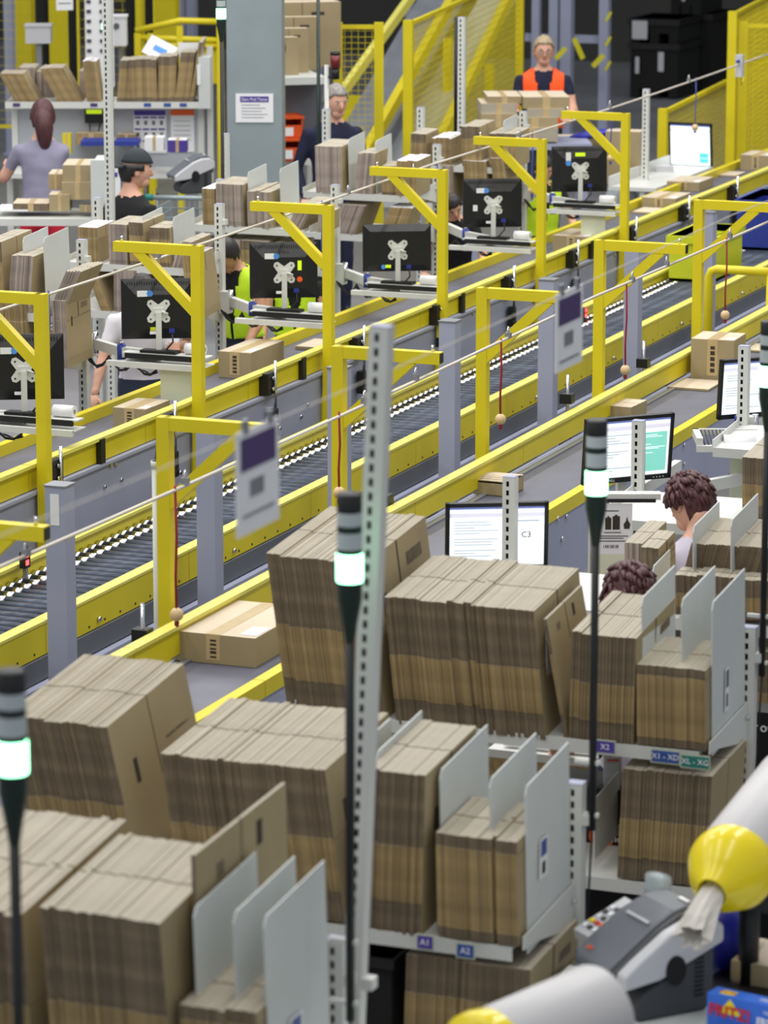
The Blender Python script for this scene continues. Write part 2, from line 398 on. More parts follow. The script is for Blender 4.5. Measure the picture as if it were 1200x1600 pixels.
def cord(x, ytop, yball, X, mat, label):
    b = Ux(x, yball, X); L = (1.70 + .16 * (b.y - 13) / 16.6 if X < -7 else 1.717) - b.z
    t = thing('emergency_pull', label, 'pull cord', (X, b.y, b.z)); m = MB()
    m.tube([(0, 0, L), (.004, 0, L * .6), (-.002, 0, L * .3), (0, 0, 0)], .0055, mat, n=6); part('cord', m, t)
    m = MB(); m.ell((0, 0, 0), (.026, .026, .026), 'wood', 14, 10); m.ell((0, 0, -.035), (.010, .010, .014), mat, 8, 6); part('wooden_ball', m, t)
cord(276, 755, 960, -5.47, 'red_cord', 'red pull cord with wooden ball near the big parcel on the near belt')
cord(530, 632, 770, -5.47, 'red_cord', 'red pull cord looped over the wire beside the tall perforated post')
cord(782, 524, 655, -5.47, 'red_cord', 'red pull cord with wooden ball in the middle over the near belt')
cord(977, 440, 578, -5.47, 'red_cord', 'red pull cord with wooden ball left of the tall parcel')
cord(1133, 365, 492, -5.47, 'red_cord', 'red pull cord with wooden ball in front of the lime bin')
cord(78, 436, 563, -8.05, 'blue_cord', 'blue pull cord with wooden ball before the leftmost monitor back')
cord(302, 370, 483, -8.05, 'blue_cord', 'blue pull cord with wooden ball beside the second monitor back')
cord(503, 300, 410, -8.05, 'blue_cord', 'blue pull cord with wooden ball right of the third monitor back')
cord(683, 250, 353, -8.05, 'blue_cord', 'blue pull cord with wooden ball right of the wide flat monitor back')
cord(831, 205, 297, -8.05, 'blue_cord', 'blue pull cord with wooden ball right of the fifth monitor back')
cord(954, 165, 247, -8.05, 'blue_cord', 'blue pull cord with wooden ball right of the sixth monitor back')
cord(1086, 112, 199, -8.05, 'blue_cord', 'blue pull cord with wooden ball in front of the lit far monitor')

# hanging signs
def hang_sign(Y, w, h, label, z=2.904):
    t = thing('hanging_sign', label, 'sign', (-3.184, Y, z)); m = MB(); m.bx(-.002, .002, 0, w, -h, -.012, 'paper'); part('board', m, t)
    m = MB(); m.bx(.002, .003, .02, w - .02, -.105, -.03, 'purple_dark'); part('header_print', m, t)
    m = MB(); m.bx(.002, .003, .07, .15, -.17, -.13, 'steel'); m.bx(.002, .003, .03, w - .03, -.212, -.205, 'steel'); part('body_print', m, t)
    for y in (.05, w - .05):
        m = MB(); m.bx(-.005, .005, y - .012, y + .012, -.02, .012, 'steel'); part('clip', m, t)
hang_sign(7.20, .24, .252, 'large blurred white sign with purple header hanging on the left')
hang_sign(9.42, .235, .235, 'smaller blurred white sign with purple header hanging right of centre')

# ---------------------------------------------------------------- perforated uprights
def upright_mb(h, w=.05, d=.046, pitch=.0362, z0=0.0, mat='white'):
    m = MB(); y0 = -d / 2; t = .004; n = int((h - .02) / pitch); zt = h
    sw = .012; 
    m.bx(-w / 2, -w / 2 + t, y0, d / 2, 0, zt, mat); m.bx(w / 2 - t, w / 2, y0, d / 2, 0, zt, mat); m.bx(-w / 2, w / 2, d / 2 - t, d / 2, 0, zt, mat)
    m.bx(-w / 2 + t, -sw / 2 - .004, y0, y0 + t, 0, zt, mat); m.bx(sw / 2 - .004, w / 2 - t, y0, y0 + t, 0, zt, mat)
    k = 0; z = zt
    while z > 0 and k < n:
        m.bx(-sw / 2 - .004, sw / 2 - .004, y0, y0 + t, z - .0148, z, mat); z -= pitch; k += 1
    m.bx(-sw / 2 - .004, sw / 2 - .004, y0 + .012, y0 + .014, 0, zt, 'matte_black')
    m.bx(-w / 2, w / 2, -d / 2, d / 2, zt, zt + .003, 'bluegrey')
    return m
UPM = {}
def upright(par, loc, h, rot=(0, 0, 0)):
    k = round(h, 2)
    if k not in UPM: UPM[k] = upright_mb(k).mesh('upright')
    return link('upright', UPM[k], par, loc, rot)

# ---------------------------------------------------------------- flattened cartons standing in bundles
KF = {'*': 'kraft', '-y': 'fold', '+z': 'kraft_top_lit'}
KC = {'*': 'kraft', '-y': 'cut', '+z': 'kraft_top_lit'}
def carton_mesh(t, D, Hh, a=.45, b=.2, style=0):
    m = MB(); g = .003
    kc = KC if style == 0 else ({'*': 'kraft', '-y': 'cut_glint', '+z': 'kraft_top_lit'} if style == 1 else {'*': 'kraft', '-y': 'fold', '+z': 'white_liner'})
    kf = KF if style == 0 else kc
    z1 = Hh * b; z2 = Hh * (1 - a)
    def bb(y0, y1, z0, z1_, mt, tt=t): m.box((0, (y0 + y1) / 2, (z0 + z1_) / 2), (tt, y1 - y0, z1_ - z0), mt)
    bb(0, D, z1, z2, kf); bb(.002, D * .49, z2, Hh, kc, t * .97); bb(D * .49 + .006, D, z2, Hh, kc, t * .97); bb(.002, D, 0, z1 - .0005, kc, t * .97)
    return m.mesh('flat_carton')
def bundle(label, x0, x1, yf, z0, Hh, D, lean=0.0, n=None, tilt=.07, style=0, a=.45, b=.2, group=None, t=.0105, jz=.006, mark=True, rz=0, gap=1.0, big=None):
    """cartons stand side by side along +x from x0 to x1, front edges at yf; lean = top shift along x per metre height"""
    Wd = x1 - x0; n = n or max(2, int(Wd / t)); tt = Wd / n
    o = thing('carton_bundle', label, 'cardboard stack', (x0, yf, z0), rz, group)
    me = carton_mesh(tt * .988 * gap, D, Hh, a, b, style)
    la = math.atan(lean); step = 0.0
    for i in range(n):
        if random.random() < .16: step = random.uniform(-jz, jz)
        c = link('flat_carton', me, o, (tt * (i + .5), random.uniform(-.0035, .0035) + step * .8, max(0, step + random.uniform(0, .0012))), (tilt, la + random.uniform(-.003, .003), 0))
    if mark:
        mk_ = MB(); q = tt * .5 + .0006; q = tt * .5
        mk_.bx(q, q + .0008, D * .2, D * .25, Hh * .60, Hh * .74, 'ink'); mk_.bx(q, q + .0008, D * .62, D * .86, Hh * .80, Hh * .88, 'cut'); mk_.bx(q, q + .0008, D * .62, D * .92, Hh * .70, Hh * .715, 'cut')
        mk_.bx(q, q + .0006, .002, D, Hh * (1 - a) - .001, Hh * (1 - a) + .001, 'cut'); mk_.bx(q, q + .0006, D * .49, D * .49 + .005, Hh * (1 - a), Hh, 'ink')
        part('printed_marks', mk_, o, (tt * (n - .5), 0, 0), (tilt, la, 0))
    return o
def lone_carton(label, x, yf, z0, Hh, D, lean, tilt=.05, t=.011):
    o = thing('flat_carton', label, 'cardboard', (x, yf, z0)); me = carton_mesh(t, D, Hh, .3, .2, 0); me.name = 'sheet'
    link('sheet', me, o, (0, 0, 0), (tilt, math.atan(lean), 0)); q = t / 2; m = MB()
    m.bx(q, q + .0008, D * .22, D * .30, Hh * .84, Hh * .90, 'cut'); m.bx(q, q + .0008, D * .66, D * .72, Hh * .84, Hh * .94, 'ink'); m.bx(q, q + .0006, D * .49, D * .495, Hh * .7, Hh, 'ink')
    part('printed_marks', m, o, (0, 0, 0), (tilt, math.atan(lean), 0)); return o

# ---------------------------------------------------------------- racks on our side
def divider_mesh(D, Hh, c=.03):
    m = MB(); m.prism([(0, 0), (D, 0), (D, Hh), (D - c, Hh), (c * .6, Hh - c * .2), (0, Hh - c)], .004, 'plate', Matrix.Rotation(math.pi / 2, 4, 'Z')); return m
def rack(Y, zu, zl, label, xl=-4.575, xr=-3.184, hL=1.53, hR=1.45, left=True, depth=.476, divs=(), tilt=.07):
    t = thing('carton_rack', label, 'shelf rack', (xr, Y, 0), 0, 'carton racks beside the near belt' if xr > -5 else 'carton racks behind the far belt')
    upright(t, (0, 0, 0), hR)
    if left: upright(t, (xl - xr, 0, 0), hL)
    for nm, z in (('upper_shelf', zu), ('lower_shelf', zl)):
        m = MB(); R = RX(tilt); w = xr - xl - .02
        m.box(R @ Vector((-(w + .06) / 2 - .0, -depth / 2, -.004)), (w, depth, .006), 'white', R=R)
        m.box(R @ Vector((-(w + .06) / 2, -depth, -.018)), (w, .004, .045), 'white', R=R); m.bx(-w - .03, -.03, -.03, .0, -.05, -.01, 'white')
        s = part(nm, m, t, (0, 0, z + depth * math.tan(tilt)))
        for sx in (.006, -w - .03):
            m = MB(); m.prism([(-.024, -.11), (-.024, .03), (-depth, .005), (-depth, -.035), (-depth * .8, -.04)], .004, 'white', Matrix.Translation((sx, 0, 0)) @ Matrix.Rotation(math.pi / 2, 4, 'Z') @ Matrix.Diagonal((1, 1, 1, 1)))
            m.cyl((sx + .006, -.05, -.02), (sx + .012, -.05, -.02), .01, 'chrome', n=8)
            part('shelf_bracket', m, s)
    for (x, zb, Hh, D) in divs:
        R = tilt; part('divider', divider_mesh(D, Hh), t, (x - xr, -depth + .06, zb), (R, 0, 0), label='pale grey divider plate')
    m = MB(); m.bx(.025, .045, -.02, .02, hR - .12, hR - .09, 'white'); part('pole_clip', m, t)
    return t
Yk = lambda k: 8.72 + 1.83 * k
def X(px, py, yf): return Uy(px, py, yf).x
def Z(px, py, yf): return Uy(px, py, yf).z
# k = 0, bottom left
rack(7.979, 1.069, 0.648, 'white carton rack at the bottom left edge of the picture', -4.575, -3.262, 1.536, 1.454, True, 0.476, [(-3.45, 1.106, 0.549, 0.384), (-3.345, 1.106, 0.549, 0.384), (-3.264, 1.051, 0.604, 0.385)])
bundle('thick bundle of flattened cartons cut off by the left picture edge', -4.264, -3.884, 7.521, 1.051, 0.549, 0.604, tilt=0.12, t=0.0114)
bundle('bundle of flattened cartons at bottom left in front of a taller upright sheet', -3.816, -3.491, 7.503, 1.088, 0.549, 0.458, lean=-0.01, t=0.0114, tilt=0.12, mark=False)
lone_carton('taller upright flat carton with small printed marks behind pale dividers at bottom left', -3.477, 7.613, 1.106, 0.659, 0.567, 0.0, 0.05)
bundle('small low bundle of flattened cartons between pale dividers at bottom left', -3.472, -3.27, 7.503, 1.069, 0.348, 0.311, t=0.0128, a=0.1, b=0.1, jz=0.012)
# k = 1
rack(9.653, 1.047, 0.575, 'white carton rack in the lower middle with dark gap under its shelf', -4.575, -3.184, 1.536, 1.408, False, 0.476, [(-3.701, 1.088, 0.494, 0.275), (-3.637, 1.088, 0.494, 0.366), (-3.445, 1.088, 0.458, 0.403), (-3.294, 1.088, 0.448, 0.403), (-3.186, 1.014, 0.512, 0.385)])
bundle('large bundle of flattened cartons leaning left below the first parcel, with printed arrow', -4.703, -4.365, 9.177, 1.047, 0.549, 0.567, lean=-0.17, tilt=0.1, t=0.0101)
bundle('broad bundle of flattened cartons left of the tall perforated post', -4.246, -3.729, 9.177, 1.056, 0.467, 0.512, lean=-0.1, tilt=0.08, t=0.0105)
bundle('narrow bundle of flattened cartons right of the tall perforated post, beside a pale divider', -3.678, -3.491, 9.177, 1.047, 0.499, 0.421, lean=0.06, tilt=0.09, t=0.0114)
bundle('short bundle of flattened cartons under two pale dividers in the lower middle', -3.44, -3.192, 9.177, 1.056, 0.316, 0.311, t=0.0124, a=0.12, b=0.1, jz=0.012)
bundle('dark bundle of flattened cartons on the lowest shelf at bottom centre', -3.559, -3.18, 9.205, 0.594, 0.393, 0.421, lean=0.05, tilt=0.05, t=0.0119, a=0.3)
# k = 2
rack(11.328, 1.184, 0.717, 'white carton rack right of centre with teal and blue label clips', -4.575, -3.13, 1.381, 1.504, False, 0.476, [(-3.701, 1.216, 0.348, 0.311), (-3.37, 1.216, 0.47, 0.366), (-3.235, 1.216, 0.475, 0.384), (-3.132, 1.161, 0.53, 0.385), (-3.532, 0.758, 0.22, 0.275)])
bundle('tall bundle of flattened cartons behind the green lamp in the centre', -4.621, -4.259, 10.852, 1.184, 0.549, 0.586, lean=-0.1, tilt=0.08, t=0.0101)
bundle('widest bundle of flattened cartons in front of the half hidden monitor', -4.218, -3.687, 10.852, 1.175, 0.448, 0.476, lean=-0.07, tilt=0.09, t=0.0096, jz=0.009)
lone_carton('single flat carton leaning beside the widest bundle', -3.619, 10.852, 1.188, 0.412, 0.384, -0.16, 0.08)
bundle('bundle of flattened cartons with gappy front edges next to a pale divider right of centre', -3.61, -3.386, 10.852, 1.184, 0.375, 0.43, lean=0.05, tilt=0.1, t=0.0114, gap=0.86)
bundle('short bundle of flattened cartons above the blue and teal label clips', -3.372, -3.138, 10.852, 1.193, 0.275, 0.311, t=0.0124, a=0.12, b=0.1, jz=0.014)
bundle('bundle of flattened cartons on the lower shelf beside the yellow funnel', -3.436, -3.13, 10.852, 0.726, 0.384, 0.403, lean=0.05, tilt=0.05, t=0.0114, gap=0.9, mark=False)
# label clips
def clip(x, y, z, mat, txt, label, w=.10):
    t = thing('label_clip', label, 'label', (x, y, z)); m = MB(); m.bx(-w / 2 - .004, w / 2 + .004, 0, .003, -.024, .024, 'translucent'); m.bx(-w / 2, w / 2, -.0015, 0, -.019, .019, mat); part('card', m, t)
    text(txt, .026, 'print_white', t, face_M((0, -.0022, 0)))
clip(-3.262, 10.811, 1.172, 'print_navy', 'X1 - XD', 'blue shelf label clip under the short bundle right of centre', 0.092)
clip(-3.161, 10.811, 1.165, 'print_teal', 'XL - XG', 'teal shelf label clip under the short bundle right of centre', 0.092)
clip(-3.468, 10.811, 1.184, 'purple', 'X2', 'purple shelf label clip below the gappy bundle', 0.064)
clip(-3.463, 9.136, 1.047, 'purple', 'A1', 'purple shelf label clip below the narrow bundle at bottom centre', 0.046)
clip(-3.34, 9.136, 1.037, 'print_navy', 'A2', 'blue shelf label clip below the short bundle at bottom centre', 0.05)
def plate_sticker(x, yc, z, label, mats, w=.05, h=.10):
    t = thing('rack_sticker', label, 'sticker', (x, yc, z)); m = MB(); m.bx(0, .001, -w / 2, w / 2, -h / 2, h / 2, 'paper'); part('card', m, t)
    m = MB(); m.bx(.001, .0016, -w * .35, w * .35, h * .05, h * .45, mats); m.bx(.001, .0016, -w * .2, w * .2, -h * .4, -h * .1, 'ink'); part('print', m, t)
plate_sticker(-3.2595, 7.704, 1.271, 'blue and white sticker on the end plate at bottom left', 'print_navy', 0.082, 0.146)
plate_sticker(-3.181, 9.351, 1.271, 'blue and white sticker on the end plate of the lower middle rack', 'print_navy', 0.073, 0.119)
plate_sticker(-3.1275, 11.053, 1.353, 'white sticker with dark digits on the end plate right of centre', 'device_grey', 0.046, 0.146)
# k = 3, 4, 5 further along
rack(13.002, 1.197, 0.74, 'white carton rack behind the widest bundle at the right edge', -4.575, -3.184, 1.591, 1.472, True, 0.476, [(-3.855, 1.225, 0.16, 0.22), (-3.697, 1.225, 0.329, 0.348), (-3.55, 1.225, 0.366, 0.366)])
bundle('bundle of flattened cartons leaning right beside the woman at the right edge', -3.79, -3.349, 12.64, 1.216, 0.27, 0.32, lean=0.28, tilt=0.12, t=0.0114, mark=False)
bundle('low bundle of flattened cartons between dividers at the right edge', -3.751, -3.294, 12.526, 1.216, 0.156, 0.10, t=0.0119, tilt=0.1, mark=False)
bundle('bundle of flattened cartons on the low shelf behind the blue label clips', -3.85, -3.2, 12.55, 0.745, 0.36, 0.40, t=0.012, tilt=0.06, mark=False)
bundle('bundle of white edged cartons right of the battery notice', -4.02, -3.95, 12.755, 1.225, 0.20, 0.311, t=0.0119, style=1, tilt=0.08, mark=False)
bundle('broad kraft cartons standing beside the reddish haired packer behind the near racks', -3.94, -3.87, 12.709, 1.225, 0.20, 0.22, t=0.0183, tilt=0.1)
rack(14.677, 1.179, 0.758, 'white carton rack beside the lit monitor with the teal panel', -4.575, -3.184, 1.518, 1.381, True, 0.476, [(-3.843, 1.197, 0.275, 0.32)])
bundle('bundle of flattened cartons cut off by the right picture edge below the far lit monitor', -4.02, -3.70, 14.384, 1.197, 0.26, 0.412, t=0.0119, tilt=0.08, mark=False)
rack(16.351, 1.179, 0.758, 'white carton rack holding the lit monitor at the right edge', -4.575, -3.184, 1.591, 1.381, True, 0.476, [])

# tall leaning perforated post clamped to the bottom left rack
t = thing('perforated_post', 'tall blurred perforated white post leaning in the centre foreground', 'post', (-3.262, 8.06, .94))
upright(t, (0, 0, 0), 2.07, (0, math.radians(2.5), 0))
for z in (.36, .10):
    m = MB(); m.bx(.025, .07, -.02, .02, z, z + .03, 'white'); part('clamp', m, t)

# ---------------------------------------------------------------- signal towers
def tower(x, y, zt, zb, label, s=1.0, lit=True, tip=0):
    t = thing('signal_tower', label, 'lamp', (x, y, zb)); h = zt - zb; r = .033 * s
    m = MB(); m.cyl((0, 0, 0), (0, 0, h - .34 * s), .0125 * s, 'black', n=12); part('pole', m, t)
    m = MB(); m.lathe([(.0125 * s, h - .40 * s), (.02 * s, h - .35 * s), (r, h - .28 * s), (r, h - .235 * s)], 'lamp_dark'); part('base_cone', m, t)
    m = MB(); m.lathe([(r * 1.02, h - .235 * s), (r * 1.06, h - .23 * s), (r * 1.06, h - .165 * s), (r * 1.02, h - .16 * s)], 'lamp_green' if lit else 'lamp_clear'); part('lit_segment', m, t, label='lit green segment')
    for a, b, mt in [(.16, .147, 'lamp_dark'), (.147, .103, 'lamp_clear'), (.103, .085, 'lamp_dark'), (.085, .05, 'lamp_clear')]:
        m = MB(); m.lathe([(r, h - a * s), (r, h - b * s)], mt); part('ring' if mt == 'lamp_dark' else 'clear_segment', m, t)
    m = MB(); m.lathe([(r, h - .05 * s), (r, h - .005), (r * .85, h), (0, h)], 'black'); part('cap', m, t)
    for z in (.04, .20):
        m = MB(); m.bx(-.055, .02, -.006, .006, z, z + .012, 'white'); part('mounting_hook', m, t)
    if zb > .5: m = MB(); m.tube([(0, 0, 0), (-.006, 0, -.15), (-.012, -.01, -.35), (-.02, 0, -.5)], .004, 'black', n=6); part('cable', m, t)
tower(-3.294, 6.304, 2.556, 1.197, 'signal tower with lit green segment at the left picture edge', 0.93)
p = Ud(546, 770, 8.62); tower(p.x, p.y, p.z, 1.30, 'signal tower with lit green segment in front of the tall perforated post', 0.93)
tower(-3.134, 9.653, 2.501, 1.271, 'signal tower with lit green segment covering the left of the teal screen monitor', 0.93)
tower(Uy(1194, 900, 11.33).x, 11.33, 2.543, 1.335, 'signal tower with green segment at the right picture edge', 0.93)
p = Ud(163, 20, 22.55); tower(p.x, p.y, p.z + .02, 0.0, 'slim signal tower with lit green segment beside the tall perforated post at upper left', .53)
p = Ud(345, -22, 23.2); tower(p.x, p.y, p.z, 0.0, 'signal tower with lit green segment left of the grey pillar', .9)

m = MB(); m.bx(0, .36, 0, .34, 0, .36, 'matte_black'); m.bx(-.01, .37, -.01, .35, .33, .36, 'black'); single('dark_gap_block', m, 'black block added to darken the gap below the narrow bundle at bottom centre', 'tub', (-3.95, 9.20, .60))  # black block added to stand in for the dark under the shelf
# ---------------------------------------------------------------- racks behind the far belt
XA = -8.62
FILL = {}
AP = [(128, 374), (343, 319), (524, 288), (683, 225), (818, 175)]
AY = [Ux(x, y, XA).y for x, y in AP]; AZ = [Ux(x, y, XA).z for x, y in AP]
AY = [AY[0] - 1.80] + AY; AZ = [1.74] + AZ
def pxb(j, label, xl, xr, yt, yb, lean=0.0, D=.36, style=1, t=.016, up=True, mark=False, dy=0.0, n=None, a=.3):
    yf = AY[j] - .44 + dy; x0 = Uy(xl, yb, yf).x; x1 = Uy(xr, yb, yf).x; z1 = Uy(xl, yt, yf).z; z0 = (1.41 if up else 1.13)
    hh = max(.12, z1 - z0); FILL.setdefault((j, up), []).append((x0 + min(0, lean * hh), x1 + max(0, lean * hh)))
    bundle(label, x0, x1, yf, z0 - .002, hh, D * .66, lean, n, .06, style, a, .12, 'flat cartons behind the far belt', t * .88, .008, mark)
def fill():
    rr = random.Random(3); short = ['at the left edge', 'behind the leftmost monitor back', 'behind the second monitor back', 'behind the third monitor back', 'behind the wide monitor back', 'behind the fifth monitor back']
    for j in range(6):
        for up in (True, False):
            iv = sorted(FILL.get((j, up), [])); cur = -9.36; yf = AY[j] - .44; new = []
            for (a, b) in iv + [(-8.68, -8.68)]:
                while a - cur > .09:
                    w = min(rr.uniform(.09, .19), a - cur - .02); new.append((cur + .01, cur + .01 + w)); cur += w + rr.uniform(.03, .06)
                cur = max(cur, b + .02)
            allx = sorted([a for a, b in iv] + [a for a, b in new])
            for (a, b) in new:
                ln = rr.choice((0, 0, .06, -.05)); hh = rr.uniform(.17, .24) if up else rr.uniform(.18, .235)
                k = allx.index(a)
                bundle('%s carton bundle from the left on the %s shelf %s' % (ORD[min(k, 9)], 'upper' if up else 'lower', short[j]), a, b, yf + rr.uniform(0, .04), (1.41 if up else 1.13) - .002, hh, rr.uniform(.19, .28), ln, None, .06, rr.choice((1, 1, 0, 2)), .3, .12, 'flat cartons behind the far belt', .015, .008, False)
names = ['leftmost far rack', 'far rack of the first perforated upright', 'far rack before the bowed man', 'far rack before the third upright', 'far rack below the navy shirted man', 'far rack below the orange vest']
dv = {0: [], 1: [(60, 363), (92, 364)], 2: [(240, 332), (290, 333)], 3: [(405, 263), (455, 258)], 4: [(560, 212), (602, 215)], 5: [(742, 195), (800, 184)]}
for j in range(6):
    yf = AY[j] - .22
    ds = []
    for (px, py) in dv[j]:
        p = Uy(px, py, yf); ds.append((p.x, 1.415, p.z - 1.415, .30))
    rack(AY[j], 1.41, 1.13, 'white carton rack behind the far belt, ' + names[j], -9.42, XA, AZ[j], AZ[j], True, .44, ds, .06)
pxb(1, 'plain kraft bundle at the left edge above the leftmost monitor', -22, 6, 377, 470, 0, .55, 0, .02)
pxb(1, 'white edged flat cartons leaning slightly, right of the left edge bundle', 12, 46, 397, 470, .12, .50)
pxb(1, 'flat cartons leaning far right before the first perforated upright', 74, 96, 412, 475, .50, .40)
pxb(1, 'kraft cartons on the lower shelf at the left edge', -5, 44, 470, 545, .0, .36, 2, .02, False)
pxb(1, 'printed kraft cartons on the lower shelf left of the first upright', 85, 106, 468, 545, 0, .46, 1, .012, False, True)
pxb(2, 'white edged flat cartons above the second monitor back, left group', 171, 199, 349, 410, .02, .42)
pxb(2, 'thick kraft cartons above the second monitor back, middle group', 203, 226, 346, 410, .0, .46, 0, .022)
pxb(2, 'flat cartons leaning right above the second monitor back', 268, 286, 375, 420, .35, .42)
pxb(2, 'broad kraft sheets leaning left with a white edge beside the second monitor back', 158, 172, 412, 487, -.36, .46, 2, .02, False)
pxb(2, 'white edged flat cartons directly left of the second monitor back', 178, 212, 420, 487, .03, .48, 1, .013, False)
pxb(2, 'kraft carton with white top beside the bowed man', 296, 318, 397, 470, -.1, .40, 2, .02, False)
pxb(3, 'white edged flat cartons right of the shopping cart', 339, 381, 286, 362, .0, .42)
pxb(3, 'shorter white edged flat cartons above the third monitor back', 387, 424, 298, 365, .0, .48)
pxb(3, 'flat cartons leaning right above the third monitor back', 446, 470, 312, 372, .55, .46)
pxb(3, 'blue white edged cartons beside the third upright', 497, 512, 335, 372, .05, .3)
pxb(3, 'kraft cartons on the lower shelf behind the bowed man', 378, 420, 375, 440, 0, .46, 0, .02, False)
pxb(4, 'white edged flat cartons before the man in the navy shirt', 494, 535, 227, 300, .0, .48)
pxb(4, 'flat cartons with grey edges right of the man in the navy shirt', 553, 580, 238, 302, .12, .36)
pxb(4, 'white edged flat cartons right of the second pale divider by the fence', 618, 650, 250, 305, .05, .40, 2)
pxb(4, 'flat cartons with white edges leaning right above the wide monitor back', 515, 553, 314, 372, .42, .48, 1, .016, False)
pxb(4, 'brown flat cartons leaning right above the wide monitor back', 592, 626, 318, 372, .40, .38, 2, .022, False)
pxb(5, 'brown flat cartons standing before the wire fence', 722, 752, 197, 275, -.03, .5, 0, .018)
pxb(5, 'kraft flat cartons right of the fence before the stacked boxes', 764, 806, 208, 278, .0, .45, 0, .02)
pxb(5, 'white topped kraft cartons above the fifth monitor back', 727, 762, 250, 318, -.03, .45, 2, .018, False)
pxb(5, 'white edged cartons left of the fifth monitor back', 690, 708, 258, 318, .0, .45, 1, .014, False)
pxb(5, 'kraft carton leaning above the right part of the fifth monitor back', 776, 796, 246, 318, -.12, .36, 2, .02, False)

fill()
